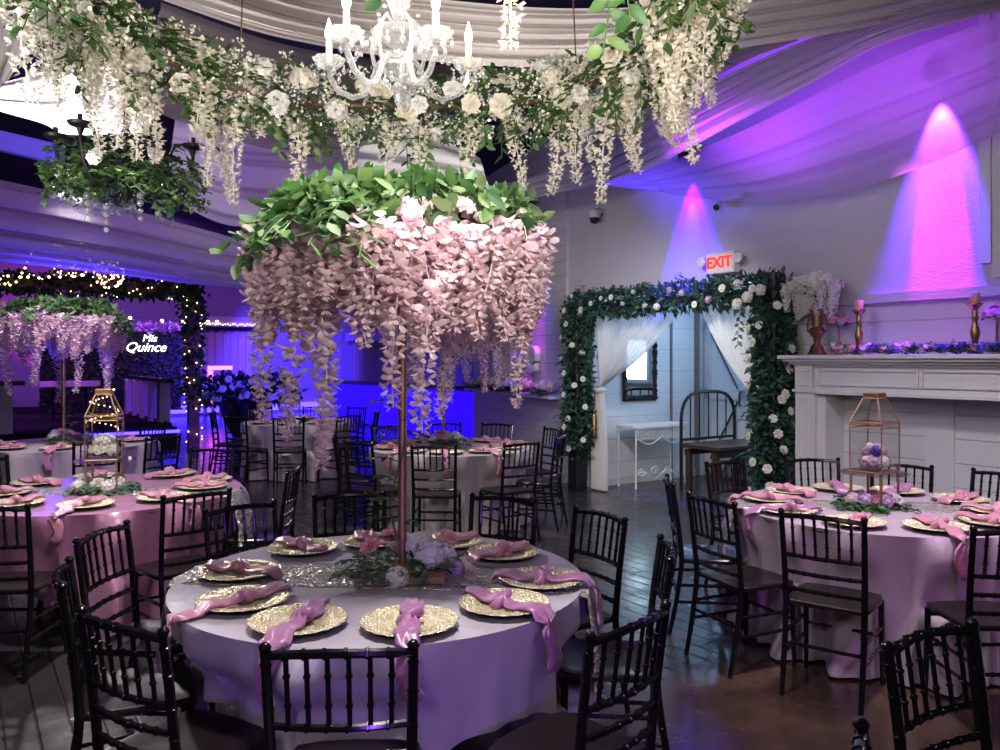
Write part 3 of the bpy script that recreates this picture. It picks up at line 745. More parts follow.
W_CREAM = [mesh_of('wisteria_strand', wisteria(L, n, .045, .036, s), M_['cream']) for L, n, s in ((.46, 70, 21), (.38, 60, 22), (.34, 54, 23), (.52, 76, 24))]
ROSE_W = [mesh_of('rose', rose_mb(.055, s), M_['white']) for s in (1, 2)]
ROSE_C = [mesh_of('rose', rose_mb(.06, s), M_['cream']) for s in (3, 4)]
ROSE_P = mesh_of('rose', rose_mb(.045, 5), M_['pinkf'])
HYD_W = mesh_of('hydrangea', floret_ball(.058, 90, .022, 6), M_['white'])
HYD_C = mesh_of('hydrangea', floret_ball(.058, 90, .021, 16), M_['cream'])
HYD_L = mesh_of('hydrangea', floret_ball(.052, 80, .022, 7), M_['lilacf'])
HYD_P = mesh_of('hydrangea', floret_ball(.052, 80, .021, 8), M_['blush'])
HYD_B = mesh_of('hydrangea', floret_ball(.048, 70, .021, 9), M_['bluef'])
def put(me, name, parent, p, rot=None, s=1):
    M = Matrix.Translation(V(p)) @ (rot or Matrix.Rotation(R.uniform(0, 6.3), 4, 'Z')) @ Matrix.Scale(s, 4)
    return link(name, me, parent, M)
def facing(d): return V(d).to_track_quat('Z', 'Y').to_matrix().to_4x4() @ Matrix.Rotation(R.uniform(0, 6), 4, 'Z')

# ------------------------------------------------------------------ tall flower centrepieces
def tall_centrepiece(M, label, polemat, seed):
    rr = random.Random(seed)
    t = thing('floral_centerpiece', label, 'centerpiece', M, 'tall flower centrepieces')
    mb = MB(); mb.box(-.19, .17, -.20, .10, 0, .034, None, .006); obj('base_board', mb, M_['palewood'], t)
    mb = MB(); mb.tube([(0,0,.03),(0,0,.7),(0,0,1.34)], .0185, 12); obj('pole', mb, polemat, t)
    mb = MB(); mb.tube([(.50*math.cos(a), .50*math.sin(a), 1.34) for a in [2*PI*k/32 for k in range(32)]], .012, 6, close=True)
    for k in range(3):
        a = k*PI/3; mb.tube([(-.50*math.cos(a), -.50*math.sin(a), 1.34), (0,0,1.345), (.50*math.cos(a), .50*math.sin(a), 1.34)], .007, 5)
    obj('ring_frame', mb, polemat, t)
    # dome of leaves over the ring
    mb = MB()
    for i in range(420):
        a = rr.uniform(0, 2*PI); q = .43*math.sqrt(rr.random()); p = V((q*math.cos(a), q*math.sin(a), 1.39+.10*(1-(q/.5)**2)))
        out = V((math.cos(a), math.sin(a), rr.uniform(.5, 2.4)-q)).normalized()
        sprig(mb, p, out, rr.uniform(.13, .26), 8, .092, .050, rr, up=rv(rr)+V((0,0,.4)), droop=.35, seg=2)
    for i in range(16):   # sprays spilling over the front-left shoulder
        a = rr.uniform(-2.75, -1.75); p = V((.44*math.cos(a), .44*math.sin(a), 1.44))
        sprig(mb, p, V((math.cos(a), math.sin(a), rr.uniform(-.2, .5))), rr.uniform(.20, .34), 9, .085, .048, rr, droop=.75, seg=2)
    obj('leaves', mb, M_['green'], t)
    mb = MB()
    for i in range(34):
        a = rr.uniform(-.9, 2.2)+PI*.1; p = V((.25*math.cos(a)*rr.random(), .25*math.sin(a)*rr.random(), 1.44))
        sprig(mb, p, V((math.cos(a), math.sin(a), rr.uniform(.1, .7))), rr.uniform(.25, .42), 30, .055, .008, rr, droop=.3)
    obj('fern_fronds', mb, M_['fern'], t)
    # strands, three tiers round the ring, in short families of near-equal length
    n = 0
    for tier, (rad, z, cnt) in enumerate(((.515, 1.40, 40), (.43, 1.42, 24), (.545, 1.36, 24))):
        for k in range(cnt):
            a = 2*PI*(k+rr.uniform(-.3, .3))/cnt; r_ = rad+rr.uniform(-.035, .035)
            me = W_BLUSH[rr.randrange(5)]
            tl = Matrix.Rotation(rr.uniform(-.08, .08), 4, 'X')
            put(me, 'wisteria_strand', t, (r_*math.cos(a), r_*math.sin(a), z+rr.uniform(-.04, .05)), tl @ Matrix.Rotation(rr.uniform(0, 6), 4, 'Z'), rr.uniform(.85, 1.08)); n += 1
    for a in ((-2.75, -2.35, -1.95, -.25, .35, -1.45, 1.2, 2.3, 2.9) if seed != 1 else (-2.93, -2.62, -2.28, -1.55, -.42, 2.55, 1.15, .4, -1.35)):
        r_ = .50+rr.uniform(-.03, .04); put(W_LONG[rr.randrange(3)], 'wisteria_trail', t, (r_*math.cos(a), r_*math.sin(a), 1.26+rr.uniform(-.08, .05)), None, rr.uniform(.82, .98)*(.66 if seed == 1 and -.6 < a < .6 else 1))
    # upward heads of bloom on the shoulder
    for k in range(24):
        a = 2*PI*(k+rr.uniform(-.3, .3))/24; r_ = rr.uniform(.40, .52)
        put(HYD_P, 'blossom_head', t, (r_*math.cos(a), r_*math.sin(a), 1.40+rr.uniform(-.02, .06)), None, rr.uniform(.9, 1.4))
    for a in (-2.2, .4): put(ROSE_P, 'rose', t, (.42*math.cos(a), .42*math.sin(a), 1.47), facing((math.cos(a), math.sin(a), 1.2)))
    # ivy climbing the pole
    mb = MB(); pts = [V((.03*math.cos(z*11)-.02, .03*math.sin(z*11)-.02, z)) for z in [.05+.05*k for k in range(17)]]
    mb.tube(pts, .003, 4)
    for z, b in ((.14,2.6),(.22,3.2),(.30,2.9),(.38,2.4),(.47,3.3),(.56,2.8),(.63,.4),(.70,3.0),(.2,.6)):
        sprig(mb, V((-.02, -.02, z)), V((math.cos(b), math.sin(b)*.6-.2, .6)), rr.uniform(.08, .17), 6, .042, .026, rr, droop=.4, seg=2)
    obj('ivy_vine', mb, M_['green'], t)
    # flowers gathered at the foot
    mb = MB()
    for i in range(46):
        a = rr.uniform(0, 2*PI); q = rr.uniform(.02, .15)
        sprig(mb, V((q*math.cos(a)*1.25, q*math.sin(a)-.05, .04)), V((math.cos(a)*1.2, math.sin(a), rr.uniform(.15, 1.1))), rr.uniform(.09, .17), 7, .036, .030, rr, droop=.3, seg=2)
    obj('eucalyptus', mb, M_['euc'], t)
    for (x, y, z, s, me) in ((.11,-.10,.10,1,HYD_W),(.17,-.04,.075,.9,HYD_W),(.08,.05,.11,.9,HYD_W),(.06,-.02,.12,.8,HYD_W),(-.02,-.21,.035,.75,HYD_W),(.22,-.12,.05,.6,HYD_L),(.03,.10,.09,.8,HYD_W)):
        put(me, 'hydrangea', t, (x, y, z), facing((x*2, y*2-.3, .8)), s)
    for (x, y, z) in ((-.13,-.03,.115),(-.05,.04,.14)): put(ROSE_P, 'rose', t, (x, y, z), facing((x*2, y-.4, .8)), .9)
    return t
tall_centrepiece(place((-.41, 3.36, .7615), .12), 'tall centrepiece of blush wisteria and greenery on a copper pole on the near table', M_['copper'], 1)
tall_centrepiece(place((-.585, 8.22, .7575), 1.3), 'tall wisteria centrepiece on a gold pole on the taupe table, half hidden', M_['goldpole'], 2)
tall_centrepiece(place((-4.68, 8.58, .7575), 2.5, .96), 'tall wisteria centrepiece with green crown on a gold pole at the far left table', M_['goldpole'], 3)

# ------------------------------------------------------------------ hanging floral hoop round the chandelier
HC = V((-.48, 3.30, 3.08)); HR = 1.25
hoop = thing('floral_hoop', 'large hanging hoop of cream wisteria, roses and greenery around the crystal chandelier', 'hanging garland', place(HC))
mb = MB(); rr = random.Random(31)
mb.tube([(HR*math.cos(a)+.0*math.sin(9*a), HR*math.sin(a), .02*math.sin(5*a)) for a in [2*PI*k/64 for k in range(64)]], .014, 6, close=True)
for k in range(14): # grapevine coils
    a0 = 2*PI*k/14
    mb.tube([((HR+.05*math.cos(t*7))*math.cos(a0+t*.5), (HR+.05*math.cos(t*7))*math.sin(a0+t*.5), .05*math.sin(t*7)) for t in [q/14 for q in range(15)]], .007, 4)
for k in range(4):
    a = PI/4+k*PI/2; mb.tube([(HR*math.cos(a), HR*math.sin(a), 0), (HR*.9*math.cos(a), HR*.9*math.sin(a), 1.7)], .004, 4)
obj('vine_hoop', mb, M_['wood'], hoop)
def arc(rr): return rr.uniform(0, 2*PI)
mb = MB()
for i in range(900):
    a = arc(rr); q = V((math.cos(a), math.sin(a), 0)); b = rr.uniform(0, 2*PI)
    o = q*math.cos(b)+V((0,0,1))*math.sin(b); p = q*HR+o*rr.uniform(.02, .12)
    sprig(mb, p, o+rv(rr)*.7+V((0,0,-.25 if rr.random() < .3 else .1)), rr.uniform(.10, .20), 6, .058, .036, rr, droop=.3, seg=2)
for i in range(34):  # leafy trails below
    a = arc(rr); q = V((math.cos(a), math.sin(a), 0))
    sprig(mb, q*HR+V((0,0,-.06)), q*.25*rr.uniform(-1, 1)+V((0,0,-1)), rr.uniform(.14, .28), 8, .055, .038, rr, up=q, droop=0, seg=2)
for x_, y_, L_ in ((.16,-1.24,.50), (.06,-1.25,.44), (.80,-.97,.44), (.86,-.91,.52), (.72,-1.03,.38)): sprig(mb, V((x_, y_, 0)), V((rr.uniform(-.15,.15), 0, -1)), L_, 12, .07, .045, rr, up=V((0,-1,0)), droop=0, seg=2)
obj('greenery', mb, M_['green'], hoop)
mb = MB()
for i in range(1000):
    a = arc(rr); q = V((math.cos(a), math.sin(a), 0)); b = rr.uniform(0, 2*PI)
    o = q*math.cos(b)+V((0,0,1))*math.sin(b); p = q*HR+o*rr.uniform(.08, .20)
    for k in range(9):
        c = p+rv(rr)*.045; mb.leaf(c, rv(rr), rv(rr), .019, .017, .1); mb.leaf(c, rv(rr), rv(rr), .019, .017, .1)
obj('babys_breath', mb, M_['breath'], hoop)['kind'] = 'stuff'
for k in range(58):
    a = 2*PI*(k+rr.uniform(-.4, .4))/58; q = V((math.cos(a), math.sin(a), 0)); b = rr.choice((rr.uniform(.5, 1.6), rr.uniform(2.4, 4.0), -.2)); o = q*math.cos(b)+V((0,0,1))*math.sin(b)
    put(pick(ROSE_C+ROSE_W), 'rose', hoop, q*HR+o*.15, facing(o+V((0, -.4, -.1))), rr.uniform(.7, 1.15))
for k in range(46):
    a = 2*PI*(k+rr.uniform(-.4, .4))/46; q = V((math.cos(a), math.sin(a), 0)); b = rr.uniform(0, 2*PI); o = q*math.cos(b)+V((0,0,1))*math.sin(b)
    put(pick([HYD_W, HYD_C]), 'hydrangea', hoop, q*HR+o*.13, facing(o), rr.uniform(.8, 1.25))
nst = 0
for k in range(74):
    a = 2*PI*(k+rr.uniform(-.35, .35))/74; q = V((math.cos(a), math.sin(a), 0))
    side = abs(math.cos(a)) > .55 and math.sin(a) < .75
    if not side and math.sin(a) > 0: continue
    if math.sin(a) < -.35: continue
    rad = HR+rr.uniform(-.09, .09); z = rr.uniform(-.10, .02) if not side else rr.uniform(-.10, .14)
    put(pick(W_CREAM), 'wisteria_strand', hoop, (rad*q.x, rad*q.y, z), None, rr.uniform(.95, 1.2) if not side else rr.uniform(.9, 1.15)); nst += 1
    if side and k % 2 and nst < 95: put(pick(W_CREAM), 'wisteria_strand', hoop, ((rad+.1)*q.x, (rad+.1)*q.y, z+.08), None, rr.uniform(.8, 1.05)); nst += 1
put(W_CREAM[3], 'wisteria_strand', hoop, (.546, -1.124, -.05), None, 1.0)
for px, sc_ in ((205,.95),(243,1.05),(293,1.05),(352,.8),(388,.95),(427,1.0),(466,.95),(516,.95),(550,1.05),(582,.95),(609,1.1),(640,1.0)):   # long racemes under the far side
    a = min((math.radians(d) for d in range(15, 166)), key=lambda t: abs((HC.x+HR*math.cos(t))/(HC.y+HR*math.sin(t))-(px-500)/800))
    put(W_CREAM[3] if px % 2 else W_CREAM[0], 'wisteria_strand', hoop, (HR*math.cos(a), HR*math.sin(a)-.05, -.07), None, sc_)
mb = MB()
for k in range(46):
    a = 2*PI*(k+rr.uniform(-.4, .4))/46; b = rr.uniform(0, 6.28); q = V((math.cos(a), math.sin(a), 0)); mb.sphere(q*(HR+.13*math.cos(b))+V((0,0,.13*math.sin(b))), .007, 6, 4)
o = obj('fairy_lights', mb, M_['fairy'], hoop); o['kind'] = 'stuff'

# ------------------------------------------------------------------ crystal chandelier inside the hoop
CC = V((-.42, 3.30, 2.70))
ch = thing('crystal_chandelier', 'crystal chandelier with lit candle bulbs hanging inside the floral hoop', 'chandelier', place(CC))
mb = MB(); mb.lathe([(.004,-.0),(.016,.02),(.010,.05),(.030,.075),(.012,.10),(.055,.13),(.075,.155),(.06,.175),(.02,.19),(.018,.23),(.05,.26),(.095,.29),(.105,.31),(.03,.325),(.02,.36),(.035,.40),(.05,.44),(.02,.47),(.018,.62),(.03,.64),(.01,.66)], 16)
obj('center_column', mb, M_['crystal'], ch)
mb = MB(); mb.tube([(0,0,.64),(0,0,1.25),(0,0,2.13)], .008, 6); obj('hanging_rod', mb, M_['brass'], ch)
def droplet(c, s=1):
    m = MB(); m.lathe([(.001,-.030*s),(.008*s,-.022*s),(.0105*s,-.014*s),(.005*s,-.003*s),(.001,.002*s)], 8, c); m.sphere(V(c)+V((0,0,.009*s)), .0065*s, 6, 4); return m
DROP = mesh_of('crystal_drop', droplet((0,0,0)), M_['crystal'])
BEAD = mesh_of('crystal_bead', (lambda m: (m.sphere((0,0,0), .0095, 8, 6), m)[1])(MB()), M_['crystal'])
nd = 0
for k in range(5):
    a = math.radians((15, 88, 172, 236, 306)[k]); d = V((math.cos(a), math.sin(a), 0)); Z = V((0,0,1))
    mb = MB(); prof = [(.03,.19),(.06,.20),(.09,.17),(.11,.11),(.14,.06),(.19,.045),(.255,.075),(.29,.13),(.297,.175)]
    mb.tube([d*x+Z*z for x, z in prof], .0125, 8); mb.tube([d*x+Z*z for x, z in ((.03,.33),(.07,.36),(.10,.32),(.115,.24),(.10,.17))], .008, 6)
    obj('crystal_arm', mb, M_['crystal'], ch)
    mb = MB(); c = d*.297+Z*.17
    lo = [[(c.x+r*(1+.07*math.cos(9*q)*f)*math.cos(q), c.y+r*(1+.07*math.cos(9*q)*f)*math.sin(q), c.z+z) for q in [2*PI*j/36 for j in range(36)]] for r, z, f in ((.012,.0,0),(.04,.008,.3),(.062,.03,1),(.066,.042,1),(.060,.040,1),(.036,.016,.3),(.01,.012,0))]
    mb.loft(lo, True, True); bo = obj('bobeche', mb, M_['crystal'], ch)
    mb = MB(); mb.lathe([(.013,.012),(.0145,.02),(.0135,.115),(.010,.12)], 10, c); cs = obj('candle_sleeve', mb, M_['candle'], ch)
    mb = MB(); mb.lathe([(.007,.118),(.0165,.14),(.017,.155),(.010,.18),(.004,.20),(.001,.212)], 10, c); obj('candle_bulb', mb, M_['bulb'], cs)
    for j in range(6):
        q = 2*PI*j/6; put(DROP, 'crystal_drop', bo, c+V((.062*math.cos(q), .062*math.sin(q), .005-.02*(j % 2)))); nd += 1
    for j in range(7):  # swag of beads up to the crown
        t = (j+.5)/7; p = (d*.07+Z*.42).lerp(d*.25+Z*.21, t)+V((0,0,-.09*math.sin(PI*t))); put(BEAD, 'crystal_bead', ch, p)
for j in range(10):
    q = 2*PI*j/10; put(DROP, 'crystal_drop', ch, (.10*math.cos(q), .10*math.sin(q), .26), None, 1.2); put(DROP, 'crystal_drop', ch, (.06*math.cos(q), .06*math.sin(q), .11))
mb = MB()
for k in range(8):
    a = 2*PI*k/8; mb.tube([(.02*math.cos(a),.02*math.sin(a),.64),(.05*math.cos(a),.05*math.sin(a),.55),(.055*math.cos(a),.055*math.sin(a),.47),(.03*math.cos(a),.03*math.sin(a),.42)], .007, 6)
obj('crystal_crown', mb, M_['crystal'], ch)

# ------------------------------------------------------------------ black scrollwork chandelier with greenery
BC = at(126, 160, 5.6)
bc = thing('iron_chandelier', 'black scroll-arm chandelier dressed with greenery and white roses, hanging crystal strings', 'chandelier', place(BC))
mb = MB(); mb.lathe([(.01,-.30),(.03,-.27),(.02,-.2),(.05,-.15),(.03,-.08),(.025,.1),(.05,.16),(.02,.22),(.012,.6)], 10); mb.tube([(0,0,.6),(0,0,1.92)], .008, 6); obj('stem', mb, M_['iron'], bc)
for k in range(6):
    a = 2*PI*k/6+.3; d = V((math.cos(a), math.sin(a), 0)); Z = V((0,0,1)); mb = MB()
    mb.tube([d*x+Z*z for x, z in ((.03,-.02),(.10,-.16),(.20,-.24),(.32,-.22),(.41,-.10),(.44,.05),(.40,.14),(.32,.13),(.29,.06),(.33,.02))], .012, 6)
    mb.tube([d*x+Z*z for x, z in ((.03,-.20),(.10,-.28),(.17,-.29),(.20,-.23),(.15,-.19),(.12,-.22))], .009, 6)
    obj('scroll_arm', mb, M_['iron'], bc)
    mb = MB(); mb.lathe([(.012,.06),(.02,.10),(.07,.118),(.078,.138),(.066,.130),(.012,.118)], 12, d*.44); obj('drip_pan', mb, M_['iron'], bc)
    mb = MB(); mb.lathe([(.016,.12),(.016,.19)], 8, d*.44); obj('candle_sleeve', mb, M_['iron'], bc)
mb = MB(); rr = random.Random(5)
for i in range(260):
    a = rr.uniform(0, 6.28); q = V((math.cos(a), math.sin(a), 0)); p = q*rr.uniform(.12, .46)+V((0,0,rr.uniform(-.24, .06)))
    sprig(mb, p, q+rv(rr)*.8+V((0,0,-.2)), rr.uniform(.08, .16), 7, .058, .042, rr, droop=.4)
obj('greenery', mb, M_['green'], bc)
for k in range(7):
    a = 2*PI*k/7+.2; put(pick(ROSE_W), 'rose', bc, (.40*math.cos(a), .40*math.sin(a), rr.uniform(-.16, -.02)), facing((math.cos(a), math.sin(a), .1)), .9)
for x, y, L in ((-.17,-.2,.20), (-.09,-.1,.26), (.19,-.2,.20)):
    mb = MB(); mb.tube([(x,y,-.2),(x,y,-.2-L)], .0015, 4)
    for j, r_ in enumerate((.024,.022,.019,.017)): mb.sphere((x,y,-.2-L+.11-j*.052), r_, 10, 7)
    obj('crystal_string', mb, M_['crystal'], bc)
# ------------------------------------------------------------------ glass house lanterns on acrylic stands
def lantern(M, label, seed, lit):
    rr = random.Random(seed)
    st = thing('acrylic_stand', label[0], 'stand', M, 'clear stands under the lanterns')
    mb = MB(); mb.lathe([(.005,.205),(.195,.205),(.197,.208),(.195,.213),(.005,.213)], 40); obj('disc', mb, M_['acrylic'], st)
    for sx in (-1, 1):
        for sy in (-1, 1): mb = MB(); mb.box(sx*.095-.006, sx*.095+.006, sy*.095-.006, sy*.095+.006, 0, .205); obj('leg', mb, M_['copper'] if not lit else M_['goldpole'], st)
    mb = MB(); 
    for s in (-1, 1): mb.box(-.10, .10, s*.095-.005, s*.095+.005, 0, .01); mb.box(s*.095-.005, s*.095+.005, -.10, .10, 0, .01)
    obj('base_frame', mb, M_['copper'] if not lit else M_['goldpole'], st)
    Ml = M @ Matrix.Translation((0, 0, .2145))
    la = thing('glass_lantern', label[1], 'lantern', Ml, 'house-shaped glass lanterns')
    h = .10; z1, z2, hs = .30, .445, .045; gm = M_['goldpole'] if lit else M_['copper']
    mb = MB(); C = [(-1,-1),(1,-1),(1,1),(-1,1)]; T = lambda s, z, c: V((c[0]*s, c[1]*s, z))
    for i in range(4):
        c, e = C[i], C[(i+1) % 4]
        for a, b in ((T(h,.005,c),T(h,z1,c)), (T(h,z1,c),T(hs,z2,c)), (T(h,.005,c),T(h,.005,e)), (T(h,z1,c),T(h,z1,e)), (T(h,z1-.03,c),T(h,z1-.03,e)), (T(hs,z2,c),T(hs,z2,e)), (T(hs,z2,c),T(hs,z2+.03,c)), (T(hs,z2+.03,c),T(hs,z2+.03,e))): mb.tube([a, b], .0048, 4)
    mb.box(-hs, hs, -hs, hs, z2+.006, z2+.034); mb.box(-h, h, -h, h, .001, .006)
    obj('metal_frame', mb, gm, la)
    for i in range(4):
        c, e = C[i], C[(i+1) % 4]; mb = MB()
        mb.add([T(h*.985,.008,c), T(h*.985,.008,e), T(h*.985,z1,e), T(h*.985,z1,c), T(hs*.985,z2,e), T(hs*.985,z2,c)], [(0,1,2,3),(3,2,4,5)]); obj('glass_panel', mb, M_['glass'], la, smooth=False)
    fl = thing('flower_arrangement', label[2], 'flowers', Ml @ Matrix.Translation((0,0,.009)), 'flowers inside the lanterns')
    mb = MB()
    for i in range(26):
        a = rr.uniform(0, 6.28); sprig(mb, V((0,0,.02)), V((math.cos(a), math.sin(a), rr.uniform(.3, 2))), rr.uniform(.05, .085), 6, .03, .02, rr)
    obj('leaves', mb, M_['euc'], fl)
    for k in range(12):
        a = 2*PI*k/(7 if k < 7 else 5); me = (pick([HYD_W, ROSE_C[0], HYD_W]) if lit else [HYD_L, HYD_W, HYD_L, HYD_P, HYD_L, HYD_W, HYD_B, HYD_L, HYD_B, HYD_P, HYD_L, HYD_W][k]); q = .056 if k < 7 else .034
        put(me, 'bloom', fl, (q*math.cos(a), q*math.sin(a), .06 if k < 7 else .12), facing((math.cos(a), math.sin(a), .9)), .72)
    ba = thing('flower_arrangement', label[3], 'flowers', M, 'flowers under the lantern stands')
    mb = MB()
    for i in range(34):
        a = rr.uniform(0, 6.28); sprig(mb, V((.05*math.cos(a), .05*math.sin(a), .015)), V((1.4*math.cos(a), math.sin(a), rr.uniform(.1, .6))), rr.uniform(.12, .23), 7, .06, .035, rr, droop=.3, seg=2)
    obj('leaves', mb, M_['euc'] if lit else M_['fern'], ba)
    for k in range(10):
        a = 2*PI*k/10; q = rr.uniform(.04, .17); me = pick([HYD_W, HYD_W, ROSE_C[1]]) if lit else pick([HYD_L, ROSE_P, ROSE_W[0], HYD_P])
        put(me, 'bloom', ba, (q*1.1*math.cos(a), q*math.sin(a), .05), facing((math.cos(a), math.sin(a), .8)), .75)
    if lit:
        mb = MB()
        for k in range(34):
            t = k/33; a = t*14; r_ = .085 if t < .7 else .06; mb.sphere((r_*math.cos(a)*1.02, r_*math.sin(a), .20+.28*t if t < .85 else z2+.03), .0042, 6, 4)
        s = obj('string_lights', mb, M_['fairy'], None, Ml); tag(s, 'tiny fairy lights wound inside the glass lantern on the pink table', 'string lights')
lantern(place((-2.70, 5.46, .7635), .25), ('clear acrylic stand on gold legs on the pink table', 'gold-framed glass lantern with fairy lights on the pink table', 'cream and white flowers inside the lantern on the pink table', 'white flowers and grey-green leaves beneath the acrylic stand on the pink table'), 41, True)
lantern(place((2.27, 4.85, .7635), .62), ('clear acrylic stand on copper legs on the mauve table', 'copper-framed glass lantern on the mauve table before the fireplace', 'lilac and violet flowers inside the lantern on the mauve table', 'mauve roses and dark leaves beneath the acrylic stand on the mauve table'), 42, False)
lantern(place((-2.98, 11.5, .7585), .3), ('acrylic stand on the rear table near the blue bar', 'small-looking glass lantern on the rear table against the blue wall', 'pale flowers inside the rear lantern', 'white flowers beneath the stand on the rear table'), 43, False)
# ================================================================== ARCH, FIREPLACE, SHELF, HALL, BACK OF THE ROOM
def leafy(mb, path, n, rad, L, W, rr, flat=1.0, seg=1):
    """leaves bristling round a polyline"""
    for i in range(n):
        k = rr.randrange(len(path)-1); p = path[k].lerp(path[k+1], rr.random()); d = rv(rr)
        o = V((d.x, d.y*flat, d.z)); mb.leaf(p+o*rad*rr.uniform(.55, 1.0), o+rv(rr)*.8, rv(rr), L*rr.uniform(.7, 1.25), W*rr.uniform(.8, 1.2), .15, .1, seg)
ar = thing('floral_arch', 'dark leafy arch with white roses framing the hall doorway', 'arch', RM)
PU0, PU1 = 0.0, -2.945; HT = 2.34
for u, h in ((PU0, 2.34), (PU1, 2.50)):
    mb = MB(); mb.box(-.09, .09, u-.09, u+.09, 0, h, None, .01); obj('arch_post', mb, M_['darkplastic'], ar)
mb = MB(); mb.box(-.06, .06, PU1, PU0, HT-.06, HT); obj('arch_beam', mb, M_['darkplastic'], ar)
rr = random.Random(71); mb = MB()
leafy(mb, [V((0, PU0, .52)), V((0, PU0, 2.36))], 2000, .19, .085, .05, rr)
leafy(mb, [V((0, PU1, .2)), V((0, PU1, 2.34))], 2700, .20, .085, .05, rr)
leafy(mb, [V((0, PU0, HT)), V((0, PU1, HT+.02))], 1700, .17, .085, .045, rr)
for i in range(90):
    t = rr.random(); u = PU0+(PU1-PU0)*t; sprig(mb, V((rr.uniform(-.1,.1), u, HT+rr.uniform(-.05,.1))), V((rr.uniform(-1,.2), rr.uniform(-1,1), rr.uniform(-.4,1))), rr.uniform(.18,.30), 8, .075, .034, rr)
for u in (PU0, PU1):
    for i in range(46): a = rr.uniform(0, 6.28); sprig(mb, V((.1*math.cos(a), u+.1*math.sin(a), rr.uniform(.6, 2.35))), V((math.cos(a), math.sin(a), rr.uniform(-.8,.6))), rr.uniform(.14,.24), 7, .07, .04, rr)
obj('leaves', mb, M_['ruscus'], ar)
for k in range(17): z = .5+1.8*k/16+rr.uniform(-.05,.05); a = rr.uniform(2.4, 4.6); put(pick(ROSE_W), 'rose', ar, (.21*math.cos(a), PU0+.20*math.sin(a), z), facing((math.cos(a), math.sin(a), .2)), .62)
for k in range(22): z = .3+2.0*k/21+rr.uniform(-.05,.05); a = rr.uniform(2.4, 4.8); put(pick(ROSE_W+ROSE_C), 'rose', ar, (.23*math.cos(a), PU1+.21*math.sin(a), z), facing((math.cos(a), math.sin(a), .2)), .68)
for k in range(16): u = PU0+(PU1-PU0)*(k+.5)/16; put(pick([ROSE_W[0], HYD_L, ROSE_W[1], HYD_W]), 'rose', ar, (-.17, u, HT+rr.uniform(-.12,.14)), facing((-1, 0, .1)), rr.uniform(.45,.7))
for z, du in ((2.26, .1), (2.2, .22), (2.32, -.05)): put(HYD_W, 'hydrangea', ar, (-.24, PU1+du, z), facing((-1, 0, .1)), .9)
for (vv, uu, zz) in ((-.05,-2.62,1.95),(-.1,-.32,2.0)): # trailing sprays off the beam
    mb = MB(); sprig(mb, V((vv, uu, HT)), V((0,.1,-1)), .55, 14, .07, .04, rr, up=V((-1,0,0)), droop=0); obj('trailing_spray', mb, M_['ruscus'], ar)
# curtains tied back in the arch
M_['curtain'] = sheer('white_voile', (.88,.86,.85), .93, .4)
def curtain(name, us, ut, u_tie, z_tie, label, v=.16):
    mb = MB(); rows = []; n = 60
    for i in range(31):
        t = i/30; row = []
        z = 2.32-t*2.30
        for j in range(n):
            q = j/(n-1); a0 = us+(ut-us)*q
            zt = (2.32-z)/(2.32-z_tie)
            if zt <= 1:
                s = zt**1.25; sag = .10*math.sin(PI*min(1, zt))*q
                u = a0*(1-s)+(u_tie+(q-.5)*.10)*s; amp = .020+.012*s
            else:
                w = .10+.16*min(1, (zt-1)*1.5); u = u_tie+(q-.5)*w; amp = .035
            row.append((v+amp*math.sin(q*PI*2*11+.6*math.sin(t*5)), u, max(.01, z-(.0 if zt > 1 else .06*math.sin(PI*zt)*q))))
        rows.append(row)
    mb.add([p for r_ in rows for p in r_], [(i*n+j, i*n+j+1, (i+1)*n+j+1, (i+1)*n+j) for i in range(30) for j in range(n-1)])
    t = thing(name, label, 'curtain', RM); obj('voile', mb, M_['curtain'], t)
    mb = MB(); mb.lathe([(.075,-.025),(.085,0),(.075,.025)], 14, (v, u_tie, z_tie), None, False); obj('tie_back', mb, M_['curtain'], t)
    mb = MB(); mb.tube([(v-.08, u_tie, z_tie), (v-.09, u_tie-.01, z_tie-.25)], .008, 5); mb.lathe([(.012,-.23),(.03,-.26),(.022,-.30),(.034,-.32),(.036,-.58),(.02,-.58)], 12, (v-.09, u_tie, z_tie)); obj('tassel', mb, M_['brass'], t)
curtain('voile_curtain', -.10, -1.66, -.24, 1.28, 'white voile curtain tied back at the left of the leafy arch')
curtain('voile_curtain', -2.88, -1.86, -2.74, 1.22, 'white voile curtain tied back at the right of the leafy arch')
# hall: mirror, console, bench
mr = thing('wall_mirror', 'ornate dark-framed mirror reflecting a bright window, on the boarded hall wall', 'mirror', RM @ Matrix.Translation((0, .045, 0)))
m, nt, N, L, P = newmat('mirror_glass'); P.inputs['Metallic'].default_value = 1; P.inputs['Roughness'].default_value = .02; P.inputs['Base Color'].default_value = (.85,.88,.9,1)
mb = MB(); mb.box(.86, 1.36, -.02, -.012, 1.18, 1.92); obj('mirror_glass', mb, m, mr, smooth=False)
mb = MB(); rr = random.Random(3)
for x0, x1, z0, z1 in ((.80,1.42,1.10,1.18),(.80,1.42,1.92,2.0),(.80,.86,1.18,1.92),(1.36,1.42,1.18,1.92)): mb.box(x0, x1, -.04, 0, z0, z1, None, .01)
for k in range(60):
    t = rr.random(); s = rr.randrange(4); x, z = ((.83 if s == 0 else 1.39), 1.1+.9*t) if s < 2 else (.8+.62*t, (1.14 if s == 2 else 1.96)); mb.sphere((x, -.045, z), rr.uniform(.014,.028), 6, 4)
obj('mirror_frame', mb, M_['iron'], mr)
cn = thing('console_table', 'white wrought-iron console table with lattice apron against the hall wall', 'table', RM)
v0, v1, y0, y1 = .60, 1.62, -.40, -.06
mb = MB(); n = 24; prof = [(v0+(v1-v0)*k/n, y0-.03*math.sin(PI*k/n)) for k in range(n+1)]+[(v1, y1), (v0, y1)]
